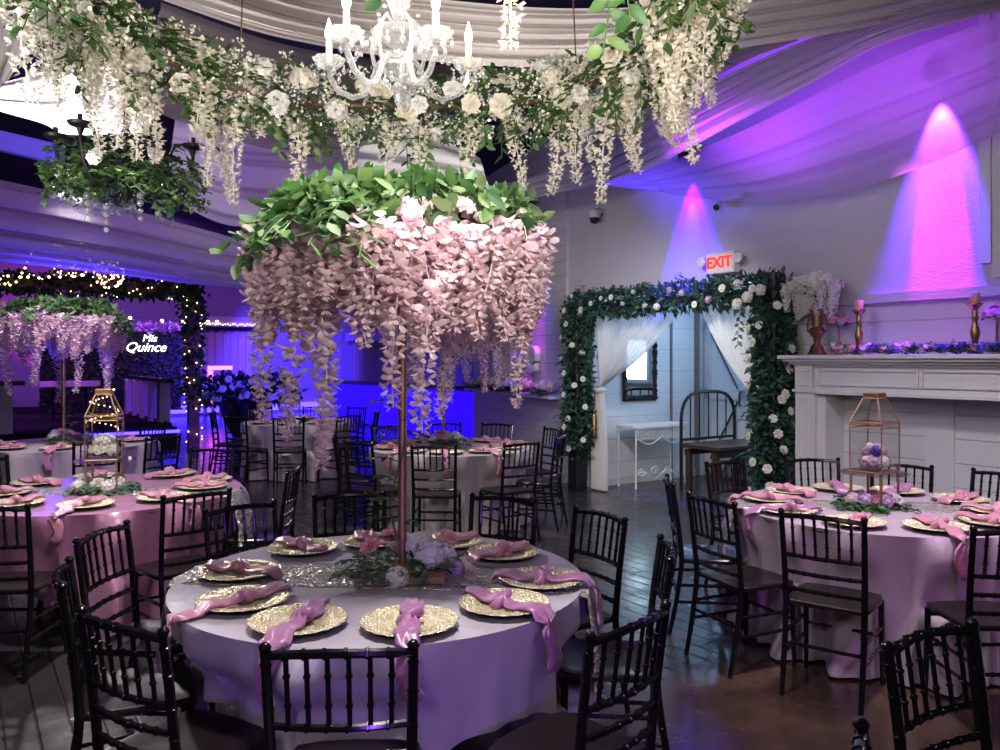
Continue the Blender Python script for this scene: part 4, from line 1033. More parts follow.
mb.loft([[(a, b, z) for a, b in prof] for z in (.78,.81)], True, True); obj('console_top', mb, M_['white_iron'], cn)
for a, b in ((v0+.06,y0+.03),(v1-.06,y0+.03),(v0+.03,y1-.02),(v1-.03,y1-.02)): mb = MB(); mb.tube([(a,b,.78),(a,b,.4),(a,b,0)], .011, 6); mb.lathe([(.016,0),(.016,.03)], 8, (a,b,0)); obj('leg', mb, M_['white_iron'], cn)
mb = MB()
for k in range(20):
    x = v0+.06+(v1-v0-.12)*k/20; w = (v1-v0-.12)/20; dep = .10+.09*math.sin(PI*(k+.5)/20*1)
    for d in (0,.05,.10): mb.tube([(x,y0+.02,.77-d),(x+w,y0+.02,.72-d)], .004, 4); mb.tube([(x+w,y0+.02,.77-d),(x,y0+.02,.72-d)], .004, 4)
for s in (0, 1):
    for k in range(3):
        c = v0+.2+.3*k; mb.tube([(c+.06*math.cos(q)*(1-q/9), y0+.02, .60+.05*math.sin(q)*(1-q/9)) for q in [j*.6 for j in range(12)]], .006, 4)
mb.tube([(v0+.06+(v1-v0-.12)*t, y0+.02, .66-.10*abs(math.sin(PI*2*t))) for t in [k/24 for k in range(25)]], .008, 5); obj('lattice_apron', mb, M_['white_iron'], cn)
mb = MB()
for k in range(4):
    c = v0+.15+.24*k; mb.tube([(c+.085*math.cos(q)*(1-q/10), y0+.03, .21+.06*math.sin(q)*(1-q/10)*(1 if k % 2 else -1)) for q in [j*.5 for j in range(15)]], .007, 4)
mb.tube([(v0+.06+(v1-v0-.12)*t, y0+.03, .16+.05*math.sin(PI*4*t)) for t in [k/24 for k in range(25)]], .007, 4); obj('scroll_stretcher', mb, M_['white_iron'], cn)
bn = thing('bench', 'wooden bench with an arched dark iron bedstead back in the hall', 'bench', RM)
mb = MB(); bu = -.62; x0, x1 = 1.22, 2.26
xm, xh = (x0+x1)/2, (x1-x0)/2; mb.tube([(x0,bu,0),(x0,bu,.45)]+[(xm-xh*math.copysign(abs(math.cos(q))**.6, math.cos(q)), bu, .82+.415*math.sin(q)**.75) for q in [PI*k/28 for k in range(29)]]+[(x1,bu,.45),(x1,bu,0)], .022, 8); mb.tube([(x0,bu,.62),(x1,bu,.62)], .018, 6)
for k in range(5): x = x0+(x1-x0)*(k+1)/6; mb.tube([(x,bu,.62),(x,bu,1.22)], .010, 6)
obj('iron_backrest', mb, M_['iron'], bn)
mb = MB(); mb.box(x0-.04, x1+.06, bu-.66, bu-.03, .53, .58, None, .008); obj('seat', mb, M_['darkwood'], bn)
mb = MB(); mb.box(x0, x1, bu-.57, bu-.54, .43, .51); mb.box(x0, x1, bu-.09, bu-.06, .43, .51); obj('apron', mb, M_['darkwood'], bn)
for x in (x0+.04, x1-.06):
    for y in (bu-.54, bu-.10): mb = MB(); mb.box(x-.035, x+.035, y-.035, y+.035, 0, .51, None, .005); obj('leg', mb, M_['darkwood'], bn)
mb = MB(); mb.tube([(x0+.04,bu-.54,.14),(x0+.42,bu-.54,.46)], .028, 4); mb.tube([(x1-.06,bu-.54,.14),(x1-.42,bu-.54,.46)], .028, 4); obj('brace', mb, M_['darkwood'], bn)

# ------------------------------------------------------------------ fireplace surround
fp = thing('fireplace_mantel', 'tall grey-white fireplace surround with fluted pilasters and a deep mantel shelf', 'fireplace', RM)
FC = ray_u(922, -.02); FW = FP0-FC; FE = FC-FW; MT = 1.70; zs = lambda z: z
mb = MB()
for d, z0, z1 in ((.20,MT-.035,MT),(.17,MT-.06,MT-.035),(.13,MT-.085,MT-.06),(.10,MT-.105,MT-.085)): mb.box(-d+.02, .30, FE-(d-.08), FP0+(d-.08), z0, z1, None, .004)
obj('mantel_shelf', mb, M_['paint'], fp)
mb = MB(); mb.box(-.05, .30, FE+.0, FP0, 1.36, MT-.10)
for ua, ub in ((FP0-.24, FC+.02), (FC-.02, FE+.24)):   # raised moulding round two frieze panels
    for q in ((ua,ub,1.425,1.445),(ua,ub,1.555,1.575)): mb.box(-.066,-.05,min(q[0],q[1]),max(q[0],q[1]),q[2],q[3])
    for q in (ua, ub): mb.box(-.066,-.05,q-.012,q+.012,1.425,1.575)
mb.box(-.075, .0, FE, FP0, 1.345, 1.375, None, .004); obj('frieze', mb, M_['paint'], fp)
for s, u0, u1_ in ((1, FP0-.20, FP0), (-1, FE, FE+.20)):
    mb = MB(); mb.box(-.07, .30, u0, u1_, 0, 1.36); mb.box(-.09, .30, u0-.02, u1_+.02, 1.36, 1.385); mb.box(-.09, .0, u0+.01, u1_-.01, 1.385, 1.6); mb.box(-.095, .30, u0-.02, u1_+.02, 0, .16)
    for z0, z1 in ((1.42,1.43),(1.55,1.56)): mb.box(-.10,-.09,u0+.045,u1_-.045,z0,z1)
    for k in range(6): uu = u0+.03+(u1_-u0-.06)*k/5; mb.tube([(-.072,uu,.2),(-.072,uu,1.30)], .0095, 6)
    obj('pilaster', mb, M_['paint'], fp)
    mb = MB(); mb.box(-.02, .30, u0-.08 if s > 0 else u1_, u0 if s > 0 else u1_+.08, 0, 1.36); obj('inner_jamb', mb, M_['paint'], fp)
mb = MB(); mb.box(.27, .298, FE+.28, FP0-.28, 0, 1.36); obj('board_infill', mb, M_['shiplap'], fp)
mb = MB(); mb.box(.25, .27, FC-.12, FC+.12, 0, 1.36); obj('infill_stile', mb, M_['paint'], fp)
# on the mantel
W_VASE = [mesh_of('wisteria_strand', wisteria(L, n, .04, .038, s), M_['white']) for L, n, s in ((.34, 60, 31), (.26, 50, 32))]
def onm(px, v): return V((v, ray_u(px, v), MT))
def mant(px, v, rz=0): return RM @ Matrix.Translation(onm(px, v))
va = thing('trumpet_vase', 'tall antique-gold trumpet vase with handles at the left end of the mantel', 'vase', mant(817, .0))
mb = MB(); mb.lathe([(.085,0),(.088,.012),(.070,.03),(.058,.07),(.030,.105),(.026,.125),(.036,.14),(.030,.155),(.06,.185),(.075,.215),(.06,.245),(.042,.26),(.046,.30),(.060,.42),(.078,.52),(.082,.53),(.070,.52),(.03,.3)], 20); obj('vase_body', mb, M_['brass'], va)
for s in (-1, 1): mb = MB(); mb.tube([(0,s*.06,.20),(0,s*.10,.22),(0,s*.10,.30),(0,s*.07,.38)], .006, 6); obj('handle', mb, M_['brass'], va)
vf = thing('wisteria_bouquet', 'white wisteria spilling out of the gold trumpet vase', 'flowers', mant(817, .0) @ Matrix.Translation((0,0,.535)))
mb = MB(); rr = random.Random(8)
for i in range(30): a = rr.uniform(0, 6.28); sprig(mb, V((0,0,-.02)), V((math.cos(a),math.sin(a),rr.uniform(.2,1.4))), rr.uniform(.12,.24), 8, .05, .03, rr)
obj('leaves', mb, M_['fern'], vf)
for k in range(26):
    a = 2*PI*k/26; q = rr.uniform(.14,.36) if k % 2 else rr.uniform(.05,.2); z = .20-.38*q+rr.uniform(0,.06)
    put(W_VASE[k % 2], 'wisteria_strand', vf, (q*.5*math.cos(a)-.06, q*math.sin(a), z), None, rr.uniform(.8,1.05))
for k in range(14): a = rr.uniform(0, 6.28); q = rr.uniform(.03,.22); put(HYD_W, 'blossom_head', vf, (q*.5*math.cos(a)-.03, q*math.sin(a), .20-.3*q), None, .8)
def candlestick(px, label, lab2, v=.0):
    M = mant(px, v); c = thing('candlestick', label, 'candlestick', M, 'bronze candlesticks on the mantel')
    mb = MB(); mb.lathe([(.055,0),(.057,.01),(.045,.025),(.028,.045),(.022,.06),(.030,.075),(.022,.09),(.028,.12),(.036,.16),(.034,.19),(.020,.23),(.018,.26),(.026,.28),(.018,.295),(.022,.32),(.018,.345),(.045,.375),(.056,.385),(.056,.395),(.02,.395)], 16); obj('turned_stem', mb, M_['brass'], c)
    k = thing('pillar_candle', lab2, 'candle', M @ Matrix.Translation((0,0,.396)), 'pink candles')
    mb = MB(); mb.lathe([(.034,0),(.0355,.004),(.0355,.075),(.032,.082),(.01,.078)], 16); obj('wax', mb, M_['pinkwax'], k)
    mb = MB(); mb.tube([(0,0,.075),(0,0,.10)], .002, 4); obj('wick', mb, M_['white_iron'], k)
candlestick(859, 'turned bronze candlestick on the mantel, second from the gold vase', 'pink pillar candle on the left bronze candlestick')
candlestick(975, 'turned bronze candlestick near the right end of the mantel', 'pink pillar candle on the right bronze candlestick')
def topiary(px, label, v=.12):
    M = mant(px, v); t = thing('flower_stand', label, 'flower stand', M, 'rose topiaries on copper stands')
    mb = MB(); mb.lathe([(.05,0),(.05,.008),(.012,.02),(.010,.27),(.02,.285)], 12); obj('copper_stand', mb, M_['copper'], t)
    mb = MB(); rr = random.Random(px)
    for i in range(22): a = rr.uniform(0,6.28); sprig(mb, V((0,0,.29)), V((math.cos(a),math.sin(a),rr.uniform(0,1))), .10, 6, .035, .022, rr)
    obj('leaves', mb, M_['fern'], t)
    for k in range(11): a = 2*PI*k/8; q = .075 if k < 8 else .03; put(pick([ROSE_P, ROSE_P, HYD_L]), 'bloom', t, (q*math.cos(a), q*math.sin(a), .31 if k < 8 else .35), facing((math.cos(a), math.sin(a), .8)), .8)
topiary(839, 'pink rose arrangement on a copper stand between the gold vase and a candlestick'); topiary(997, 'pink and lilac rose arrangement on a copper stand at the right edge of the mantel')
vt = thing('votive_candle', 'small white candle in a holder beside the gold vase on the mantel', 'candle', mant(833, -.05)); mb = MB(); mb.lathe([(.02,0),(.022,.01),(.012,.03),(.024,.045)], 12); obj('holder', mb, M_['copper'], vt); mb = MB(); mb.lathe([(.018,.045),(.018,.11),(.005,.11)], 12); obj('wax', mb, M_['white_iron'], vt)
mg = thing('flower_garland', 'garland of pink and blue roses lying along the mantel', 'garland', RM @ Matrix.Translation((0, 0, MT)))
mb = MB(); rr = random.Random(12); ua, ub = ray_u(838, -.08), FE+.1
for i in range(190): u = rr.uniform(ub, ua); sprig(mb, V((-.07+rr.uniform(-.04,.04), u, .02)), V((rr.uniform(-1,.3), rr.uniform(-1,1), rr.uniform(.1,1.0))), rr.uniform(.08,.13), 6, .042, .024, rr)
obj('leaves', mb, M_['fern'], mg)
nb = int((ua-ub)/.055)
for k in range(nb):
    u = ua+(ub-ua)*(k+rr.uniform(-.3,.3))/nb; put(pick([ROSE_P, HYD_B, HYD_B, HYD_P, ROSE_P, HYD_B]), 'rose', mg, (-.08+rr.uniform(-.05,.05), u, .035+rr.uniform(0,.03)), facing((-1,0,.6)), rr.uniform(.55,.8))
# ------------------------------------------------------------------ letters and flower shelf on the angled wall
def on_love(t, z, out=0):   # t = metres along the angled wall from its near end
    a, b = V((*LW0, 0)), V((*LW1, 0)); d = (b-a).normalized(); n = V((-d.y, d.x, 0)); return a+d*t+n*out+V((0,0,z))
LL = (V(LW1)-V(LW0)).length; ld = (V((*LW1,0))-V((*LW0,0))).normalized(); LROT = math.atan2(ld.y, ld.x)
def lmat(t, z, out=0): return RM @ Matrix.Translation(on_love(t, z, out)) @ Matrix.Rotation(LROT, 4, 'Z')
mb = MB(); mb.box(.15, LL-.05, 0, .20, -.04, 0, None, .005); sh = obj('wall_shelf', mb, M_['paint'], None, lmat(0, 1.16)); tag(sh, 'white wall shelf holding pink flowers on the angled wall', 'shelf')
sg = thing('flower_garland', 'pink flower garland along the white wall shelf under the letters', 'garland', lmat(0, 1.16))
mb = MB(); rr = random.Random(14)
for i in range(170): sprig(mb, V((rr.uniform(.2, LL-.1), .10+rr.uniform(-.05,.08), .03)), V((rr.uniform(-1,1), rr.uniform(-.3,1), rr.uniform(.0,1))), .14, 7, .06, .035, rr)
obj('leaves', mb, M_['fern'], sg)
for k in range(48): x = .25+(LL-.4)*k/47; put(pick([ROSE_P, HYD_P, ROSE_P, ROSE_W[0]]), 'rose', sg, (x, .14+rr.uniform(-.06,.07), .08+rr.uniform(-.02,.10)), facing((rr.uniform(-.5,.5), 1, .5)), rr.uniform(.9,1.35))
def text_mesh(body, size, ext, mat, shear=0, bevel=0, name='text'):
    c = bpy.data.curves.new(name, 'FONT'); c.body = body; c.size = size; c.extrude = ext; c.bevel_depth = bevel; c.shear = shear; c.align_x = 'CENTER'; c.align_y = 'CENTER'
    o = bpy.data.objects.new(name, c); COL.objects.link(o); bpy.context.view_layer.update()
    me = bpy.data.meshes.new_from_object(o.evaluated_get(bpy.context.evaluated_depsgraph_get())); bpy.data.objects.remove(o)
    me.materials.clear(); me.materials.append(mat); return me
UP = Matrix(((-1,0,0,0),(0,0,1,0),(0,1,0,0),(0,0,0,1)))     # text facing local +y of the love wall, read from the room
for body, t, z, s in (('L', 2.55, 1.80, .85), ('o', 2.08, 1.70, .85), ('v', 1.66, 1.72, .72), ('e', 1.08, 1.72, .80)):
    o = link('wall_letter', text_mesh(body, s, .03, M_['white_iron'], .2, .015), None, lmat(t, z, 0) @ Matrix.Translation((0,.05,0)) @ UP)
    tag(o, {'L': 'raised white script letter L on the angled wall, behind the hanging blossoms', 'o': 'raised white letter o on the angled wall, behind the hanging blossoms', 'v': 'raised white letter v above the pink flower shelf', 'e': 'raised white letter e above the pink flower shelf, nearest the leafy arch'}[body], 'letter', 'white wall letters')
# ------------------------------------------------------------------ exit sign, cameras, conduit
M_['exitred'] = emat('exit_red', (1,.03,.015), 1.5)
eu = ray_u(726, .23); es = thing('exit_sign', 'white exit sign with red letters and twin emergency lamps above the arch', 'sign', RM @ Matrix.Translation((.17, eu, zat(263, room(.17, eu)))))
mb = MB(); mb.box(-.045, .08, -.185, .185, -.115, .115, None, .012); obj('sign_housing', mb, M_['plastic'], es)
FR = Matrix(((0,0,-1,0),(-1,0,0,0),(0,1,0,0),(0,0,0,1)))   # facing local -x (into the room)
link('sign_letters', text_mesh('EXIT', .165, .004, M_['exitred'], 0, .004), es, Matrix.Translation((-.051, 0, 0)) @ FR)
for s in (-1, 1):
    mb = MB(); mb.tube([(0,s*.16,.02),(-.01,s*.21,.03)], .014, 6); mb.lathe([(.03,-.03),(.052,.0),(.056,.035),(.045,.04)], 14, M=Matrix.Translation((-.02, s*.245, .03)) @ Matrix.Rotation(-PI/2, 4, 'Y')); obj('emergency_lamp', mb, M_['plastic'], es)
mb = MB(); p = RM.inverted() @ at(725, 275, 8.4); mb.tube([(.235, eu, zat(273, room(.2, eu))), (.235, eu, 2.5)], .014, 6); tag(obj('conduit', mb, M_['plastic'], None, RM), 'thin conduit running down from the exit sign', 'conduit')
cu = ray_u(721, .23); cz = zat(205, room(.2, cu)); cm = thing('security_camera', 'white bullet security camera on a flat bracket above the exit sign', 'camera', RM @ Matrix.Translation((.22, cu, cz)))
mb = MB(); mb.box(-.06,-.004,-.32,-.0,.02,.06); obj('bracket', mb, M_['plastic'], cm)
mb = MB(); mb.lathe([(.02,-.0),(.042,.0),(.042,.15),(.035,.16)], 12, M=Matrix.Translation((-.05,-.02,0)) @ Matrix.Rotation(-2.0, 4, 'Y') @ Matrix.Rotation(.5, 4, 'X')); obj('camera_body', mb, M_['plastic'], cm)
mb = MB(); mb.lathe([(.001,.0),(.034,.0),(.034,.004)], 12, M=Matrix.Translation((-.05,-.02,0)) @ Matrix.Rotation(-2.0, 4, 'Y') @ Matrix.Rotation(.5, 4, 'X') @ Matrix.Translation((0,0,.161))); obj('lens', mb, M_['darkplastic'], cm)
cu = ray_u(600, .23); cz = zat(216, room(.2, cu)); cm = thing('security_camera', 'white dome security camera with dark eye on the wall left of the blue light', 'camera', RM @ Matrix.Translation((.14, cu, cz)))
mb = MB(); mb.box(-.02,.10,-.04,.04,.03,.09); mb.lathe([(.03,.09),(.075,.06),(.08,.0),(.07,-.03)], 16); mb.tube([(.05,0,.09),(.08,0,.45)], .008, 5); obj('camera_housing', mb, M_['plastic'], cm)
mb = MB(); mb.sphere((0,0,-.04), .066, 12, 8); obj('dome', mb, M_['darkplastic'], cm)

# ------------------------------------------------------------------ ceiling drapes
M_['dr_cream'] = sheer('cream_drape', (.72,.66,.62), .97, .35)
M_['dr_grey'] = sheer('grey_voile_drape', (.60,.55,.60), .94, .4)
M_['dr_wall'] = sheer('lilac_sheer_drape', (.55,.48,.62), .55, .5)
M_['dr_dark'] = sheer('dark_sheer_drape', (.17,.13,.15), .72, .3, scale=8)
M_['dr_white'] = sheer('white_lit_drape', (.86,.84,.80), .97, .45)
def spline(pts, n):
    P = [V(p) for p in pts]; P = [P[0]*2-P[1]]+P+[P[-1]*2-P[-2]]; m = len(P)-3; out = []
    for i in range(n+1):
        t = i/n*m; k = min(m-1, int(t)); f = t-k; a, b, c, d = P[k:k+4]
        out.append(.5*((2*b)+(c-a)*f+(2*a-5*b+4*c-d)*f*f+(3*b-a-3*c+d)*f**3))
    return out
def drape(label, A, B, mat, folds=5, amp=.06, sag=.0, nr=28, seed=1, gather=0):
    rr = random.Random(seed); n = 64
    a, b = spline([at(*p) for p in A], n), spline([at(*p) for p in B], n); rows = []
    ph = [rr.uniform(0, 6.28) for _ in range(4)]
    for j in range(nr*3+1):
        q = j/(nr*3); row = []
        for i in range(n+1):
            p = a[i].lerp(b[i], q); d = (b[i]-a[i]); t = (b[min(n, i+1)]-b[max(0, i-1)]); nrm = d.cross(t)
            if nrm.length < 1e-6: nrm = V((0,1,0))
            nrm.normalize()
            if nrm.y > 0: nrm = -nrm
            w = math.sin(PI*min(1, q*1.0)) if folds > 1 else 1
            s = i/n
            h = amp*(.6*math.sin(2*PI*folds*q+ph[0]+.8*math.sin(3*s+ph[1]))+.3*math.sin(2*PI*(folds*1.9)*q+ph[2]+1.2*s)+.07*math.sin(2*PI*folds*4.1*q+2*s))
            row.append(p+nrm*(h*(.35+.65*w))+V((0,0,-sag*math.sin(PI*q))))
        rows.append(row)
    m_ = n+1; mb = MB(); mb.add([p for r_ in rows for p in r_], [(j*m_+i, j*m_+i+1, (j+1)*m_+i+1, (j+1)*m_+i) for j in range(nr*3) for i in range(n)])
    o = obj('ceiling_drape', mb, mat); tag(o, label, 'drape', 'ceiling drapes'); return o
drape('cream swag drape sweeping across the top of the photo behind the chandelier', [(120,-75,5.1),(230,-45,5.0),(330,-14,4.9),(450,0,4.85),(560,8,4.85),(680,4,4.9),(760,-8,5.0),(900,-34,5.2),(1040,-80,5.6)],
      [(120,-14,5.5),(230,24,5.3),(300,42,5.2),(400,58,5.1),(520,67,5.05),(640,62,5.1),(760,45,5.2),(880,25,5.5),(1040,-10,6)], M_['dr_cream'], 4, .05, seed=2)
drape('grey drape bundle sweeping from behind the hoop up to the right ceiling', [(250,205,8.8),(380,196,8.5),(480,188,8.2),(560,166,7.7),(640,118,7.0),(720,78,6.4),(800,42,5.9),(900,8,5.4),(1030,-20,5.0)],
      [(250,250,9),(380,222,8.8),(480,208,8.4),(590,186,7.9),(660,162,7.2),(740,120,6.6),(820,78,6.0),(890,42,5.5),(1030,2,5.1)], M_['dr_grey'], 5, .07, seed=3)
drape('lilac sheer drape hanging along the right wall in front of the pink light', [(600,182,9.0),(640,172,8.4),(740,132,7.3),(860,72,6.3),(930,42,5.8),(1030,6,5.2)],
      [(600,184,9.45),(680,195,8.5),(760,203,7.75),(840,193,7.1),(920,167,6.5),(1030,118,5.85)], M_['dr_wall'], 3, .03, seed=4)
drape('wide purple swag drape low across the left side of the ceiling', [(-40,172,7.2),(100,203,7.6),(200,230,8.2),(300,258,9),(420,285,10)],
      [(-40,256,8.6),(100,272,9.1),(200,285,9.6),(300,294,10),(420,300,10.6)], M_['dr_grey'], 4, .10, seed=5)
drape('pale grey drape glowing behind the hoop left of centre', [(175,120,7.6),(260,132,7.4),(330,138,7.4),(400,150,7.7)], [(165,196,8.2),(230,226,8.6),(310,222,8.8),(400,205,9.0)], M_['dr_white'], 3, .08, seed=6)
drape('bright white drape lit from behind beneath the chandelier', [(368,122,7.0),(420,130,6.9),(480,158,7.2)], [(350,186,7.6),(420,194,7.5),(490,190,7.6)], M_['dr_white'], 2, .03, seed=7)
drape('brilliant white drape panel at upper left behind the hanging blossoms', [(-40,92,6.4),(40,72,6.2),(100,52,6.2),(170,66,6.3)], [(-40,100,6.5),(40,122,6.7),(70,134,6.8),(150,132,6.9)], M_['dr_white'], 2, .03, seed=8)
drape('grey drape hanging down the top left corner', [(-60,-40,5.0),(-45,40,5.2),(-30,120,5.5)], [(44,-40,5.0),(30,40,5.2),(0,92,5.5)], M_['dr_cream'], 3, .04, seed=9)
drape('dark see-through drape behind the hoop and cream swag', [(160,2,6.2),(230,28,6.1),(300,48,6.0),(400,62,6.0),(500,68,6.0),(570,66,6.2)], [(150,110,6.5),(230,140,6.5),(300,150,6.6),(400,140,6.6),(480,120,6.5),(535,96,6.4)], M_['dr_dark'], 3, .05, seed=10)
drape('grey drape behind the right side of the hoop', [(560,66,6.3),(640,60,6.2),(700,52,6.0),(790,38,6.1)], [(620,140,7.2),(660,112,7),(720,74,6.7),(800,36,6.3)], M_['dr_cream'], 2, .04, seed=11)

# ------------------------------------------------------------------ far end of the room
def px_room(px, py, u):   # where that pixel falls on the plane u = const
    k = (px-500)/800; v = (O.x+AX.x*u-k*(O.y+AX.y*u))/(k*BX.y-BX.x); p = room(v, u); return V((v, u, zat(py, p)))
M_['bluepanel'] = emat('blue_lit_front', (.020,.002,1), 1.0)  # blue light on the bar front put into the material as emission
M_['pinkled'] = emat('magenta_led', (1,.10,.75), 5)
M_['neon'] = emat('white_neon', (1,.98,.88), 3)
M_['hedge'] = plantmat('hedge_panel', [(.012,.035,.014), (.025,.06,.02), (.04,.09,.03)])
M_['bronze_curtain'] = pmat('taupe_curtain', (.34,.27,.26), (.26,.20,.20), .7, scale=4)
bu0, bu1, bv = 5.6, 13.2, 1.98
br = thing('bar_counter', 'long bar with a blue-lit front and dark top', 'bar', RM)
mb = MB(); mb.box(bv, bv+.05, bu0, bu1, .05, 1.02); obj('lit_front', mb, M_['bluepanel'], br, smooth=False)
mb = MB(); mb.box(bv-.08, bv+.6, bu0-.05, bu1+.05, 1.02, 1.08, None, .01); obj('counter_top', mb, M_['darkplastic'], br)
mb = MB(); mb.box(bv+.05, bv+.5, bu0, bu1, 0, 1.02); mb.box(bv-.0, bv+.06, bu0, bu1, 0, .05); obj('bar_carcass', mb, M_['darkplastic'], br)
mb = MB(); mb.box(3.45, 3.72, bu0, bu1, 0, 1.0, None, .01); tag(obj('back_bar_cabinet', mb, M_['darkplastic'], None, RM), 'low dark cabinet behind the blue bar', 'cabinet')
def hung_curtain(label, v, u0, u1, z0, z1, mat, axis='u', folds=8):
    mb = MB(); n = folds*8; rows = []
    for z in [z0+(z1-z0)*k/6 for k in range(7)]:
        rows.append([((v+.04*math.sin(2*PI*folds*j/n), u0+(u1-u0)*j/n, z) if axis == 'u' else (u0+(u1-u0)*j/n, v+.04*math.sin(2*PI*folds*j/n), z)) for j in range(n+1)])
    m_ = n+1; mb.add([p for r_ in rows for p in r_], [(i*m_+j, i*m_+j+1, (i+1)*m_+j+1, (i+1)*m_+j) for i in range(6) for j in range(n)])
    o = obj('curtain_panel', mb, mat, None, RM); s = o.modifiers.new('thickness', 'SOLIDIFY'); s.thickness = .01; tag(o, label, 'curtain', 'taupe curtains at the back'); return o
hung_curtain('taupe curtain behind the right part of the blue bar', 3.86, ray_u(446, 3.86), ray_u(392, 3.86), .02, 2.22, M_['bronze_curtain'])
hung_curtain('taupe curtain behind the middle of the blue bar', 3.86, ray_u(383, 3.86), ray_u(353, 3.86), .02, 2.22, M_['bronze_curtain'])
hung_curtain('pale curtain hanging on the far wall beside the lit arch', 16.9, -.6, 1.0, 0, 2.55, M_['taupe'], 'v', 7)
mb = MB(); mb.box(16.5, 16.5, 0, 0, 0, 0) if False else mb.box(-1.1, 1.3, 16.3, 16.99, 2.65, 2.95, None, .02)
aw = obj('awning', mb, M_['taupe'], None, RM); tag(aw, 'small awning edged with fairy lights on the far wall', 'awning')
mb = MB()
for k in range(34): mb.sphere((-1.1+2.4*k/33, 16.27, 2.68+.05*abs(math.sin(k*1.1))), .016, 6, 4)
tag(obj('string_lights', mb, M_['fairy'], None, RM), 'row of fairy lights along the awning on the far wall', 'string lights')
def bulbs(label, pts, r):
    t = thing('string_lights', label, 'string lights', Matrix.Translation(pts[0]))
    mb = MB()
    for p, q in zip(pts, pts[1:]): mb.tube([p-pts[0]+V((0,.01,r)), p.lerp(q, .5)-pts[0]+V((0,.01,r-.03)), q-pts[0]+V((0,.01,r))], .004, 3)
    obj('wire', mb, M_['iron'], t)
    for p in pts: mb = MB(); mb.sphere(p-pts[0], r, 8, 6); obj('bulb', mb, M_['fairy'], t)
mb = MB(); mb.box(3.70, 3.94, ray_u(450, 3.86), ray_u(350, 3.86), 2.25, 2.52, None, .02); tag(obj('pelmet', mb, M_['taupe'], None, RM), 'pale pelmet box above the curtains behind the blue bar', 'pelmet')
bulbs('string of globe lights along the far wall between the lit arch and the awning', [at(x, y, 20) for x, y in ((130,318),(162,321),(182,322),(199,322),(208,322),(217,322))], .045)
bulbs('string of globe lights over the top of the lit arch at far left', [at(x, y, 12.6) for x, y in ((8,276),(20,277),(28,277),(39,278),(49,277),(60,277),(72,276),(83,275))], .019)
bulbs('looping string of lights at the left edge above the lit arch', [at(x, y, 12) for x, y in ((0,279),(5,284),(10,285),(16,282),(21,277),(22,273),(25,268),(27,262),(31,254),(33,245),(38,231))], .016)
# tall garden arch wound with lights, in the plane u = 7.4
ga = thing('lit_garden_arch', 'tall vine-covered arch wound with fairy lights at far left', 'arch', RM)
rr = random.Random(90); mb = MB()
for x in (-2.98, -7.2): mb.box(x-.09, x+.09, 7.3, 7.5, 0, 2.95)
mb.box(-7.3, -2.9, 7.3, 7.5, 2.85, 3.0); obj('arch_frame', mb, M_['wood'], ga)
mb = MB(); leafy(mb, [V((-2.98,7.4,.9)), V((-2.98,7.4,2.95))], 900, .17, .11, .07, rr); leafy(mb, [V((-7.2,7.4,2.9)), V((-2.98,7.4,2.95))], 2200, .19, .11, .07, rr); leafy(mb, [V((-2.98,7.4,2.2)), V((-2.98,7.4,2.95))], 160, .26, .11, .07, rr)
obj('vines', mb, M_['fern'], ga)
mb = MB()
for k in range(52): a = rr.uniform(0, 6.28); mb.sphere((-2.98+.15*math.cos(a), 7.4+.17*math.sin(a), .15+2.7*k/52), .013, 6, 4)
for k in range(70): a = rr.uniform(0, 6.28); mb.sphere((-7.2+4.2*k/70, 7.4+.18*math.sin(a), 2.92+.17*math.cos(a)), .011, 6, 4)
o = obj('fairy_lights', mb, M_['fairy'], ga); o['kind'] = 'stuff'
# round light balls and pendants under the drape
def light_ball(p, r, label, n=60):
    t = thing('light_ball', label, 'light', place(p), 'twig light balls'); rr = random.Random(int(p.x*100)); mb = MB()
    for k in range(7):
        ax = rv(rr); x = ax.orthogonal().normalized(); y = ax.cross(x); mb.tube([x*r*math.cos(q)+y*r*math.sin(q) for q in [2*PI*j/20 for j in range(20)]], .006, 4, close=True)
    mb.tube([(0,0,r),(0,0,r+.25)], .004, 4); obj('twig_ball', mb, M_['wood'], t)
    mb = MB()
    for k in range(n): mb.sphere(rv(rr)*r, .012, 6, 4)
    o = obj('fairy_lights', mb, M_['fairy'], t); o['kind'] = 'stuff'
light_ball(at(109,274,12), .21, 'round twig ball full of fairy lights above the far left flowers', 90)
light_ball(at(71,258,11.5), .27, 'larger airy ball of fairy lights left of the dense one', 50)
light_ball(at(187,257,13), .30, 'airy ball of fairy lights under the purple drape, right of the lit arch top', 40)
# stage with railing, hedge wall and neon
struct('floor_stage', rbox(-9.5, -3.15, 7.9, 16.9, 0, .4), M_['ceil'], RM)
sr = thing('stage_railing', 'pale balustrade with a dark handrail along the stage edge', 'railing', RM)
mb = MB(); mb.box(-3.32, -3.20, 8.0, 12.6, 1.22, 1.30); mb.box(-3.30, -3.22, 8.0, 12.6, .42, .48); obj('handrail', mb, M_['darkplastic'], sr)
for k in range(5): y = 8.55+.92*k; mb = MB(); mb.box(-3.36, -3.16, y-.13, y+.13, .42, 1.22, None, .01); obj('baluster', mb, M_['paint'], sr)
s2 = thing('stage_railing', 'pale balustrade posts at the far left behind the tall flowers', 'railing', RM)
mb = MB(); mb.box(-9.3, -5.6, 8.0, 8.08, 1.22, 1.30); obj('handrail', mb, M_['darkplastic'], s2)
for k in range(4): x = -8.6+.9*k; mb = MB(); mb.box(x-.12, x+.12, 7.98, 8.12, .4, 1.22, None, .01); obj('baluster', mb, M_['paint'], s2)
hw = thing('hedge_wall', 'dark artificial hedge wall with a pale garland along its top', 'hedge wall', RM)
hu = 13.0; hx0, hx1 = px_room(40,350,13.0).x, px_room(181,350,13.0).x
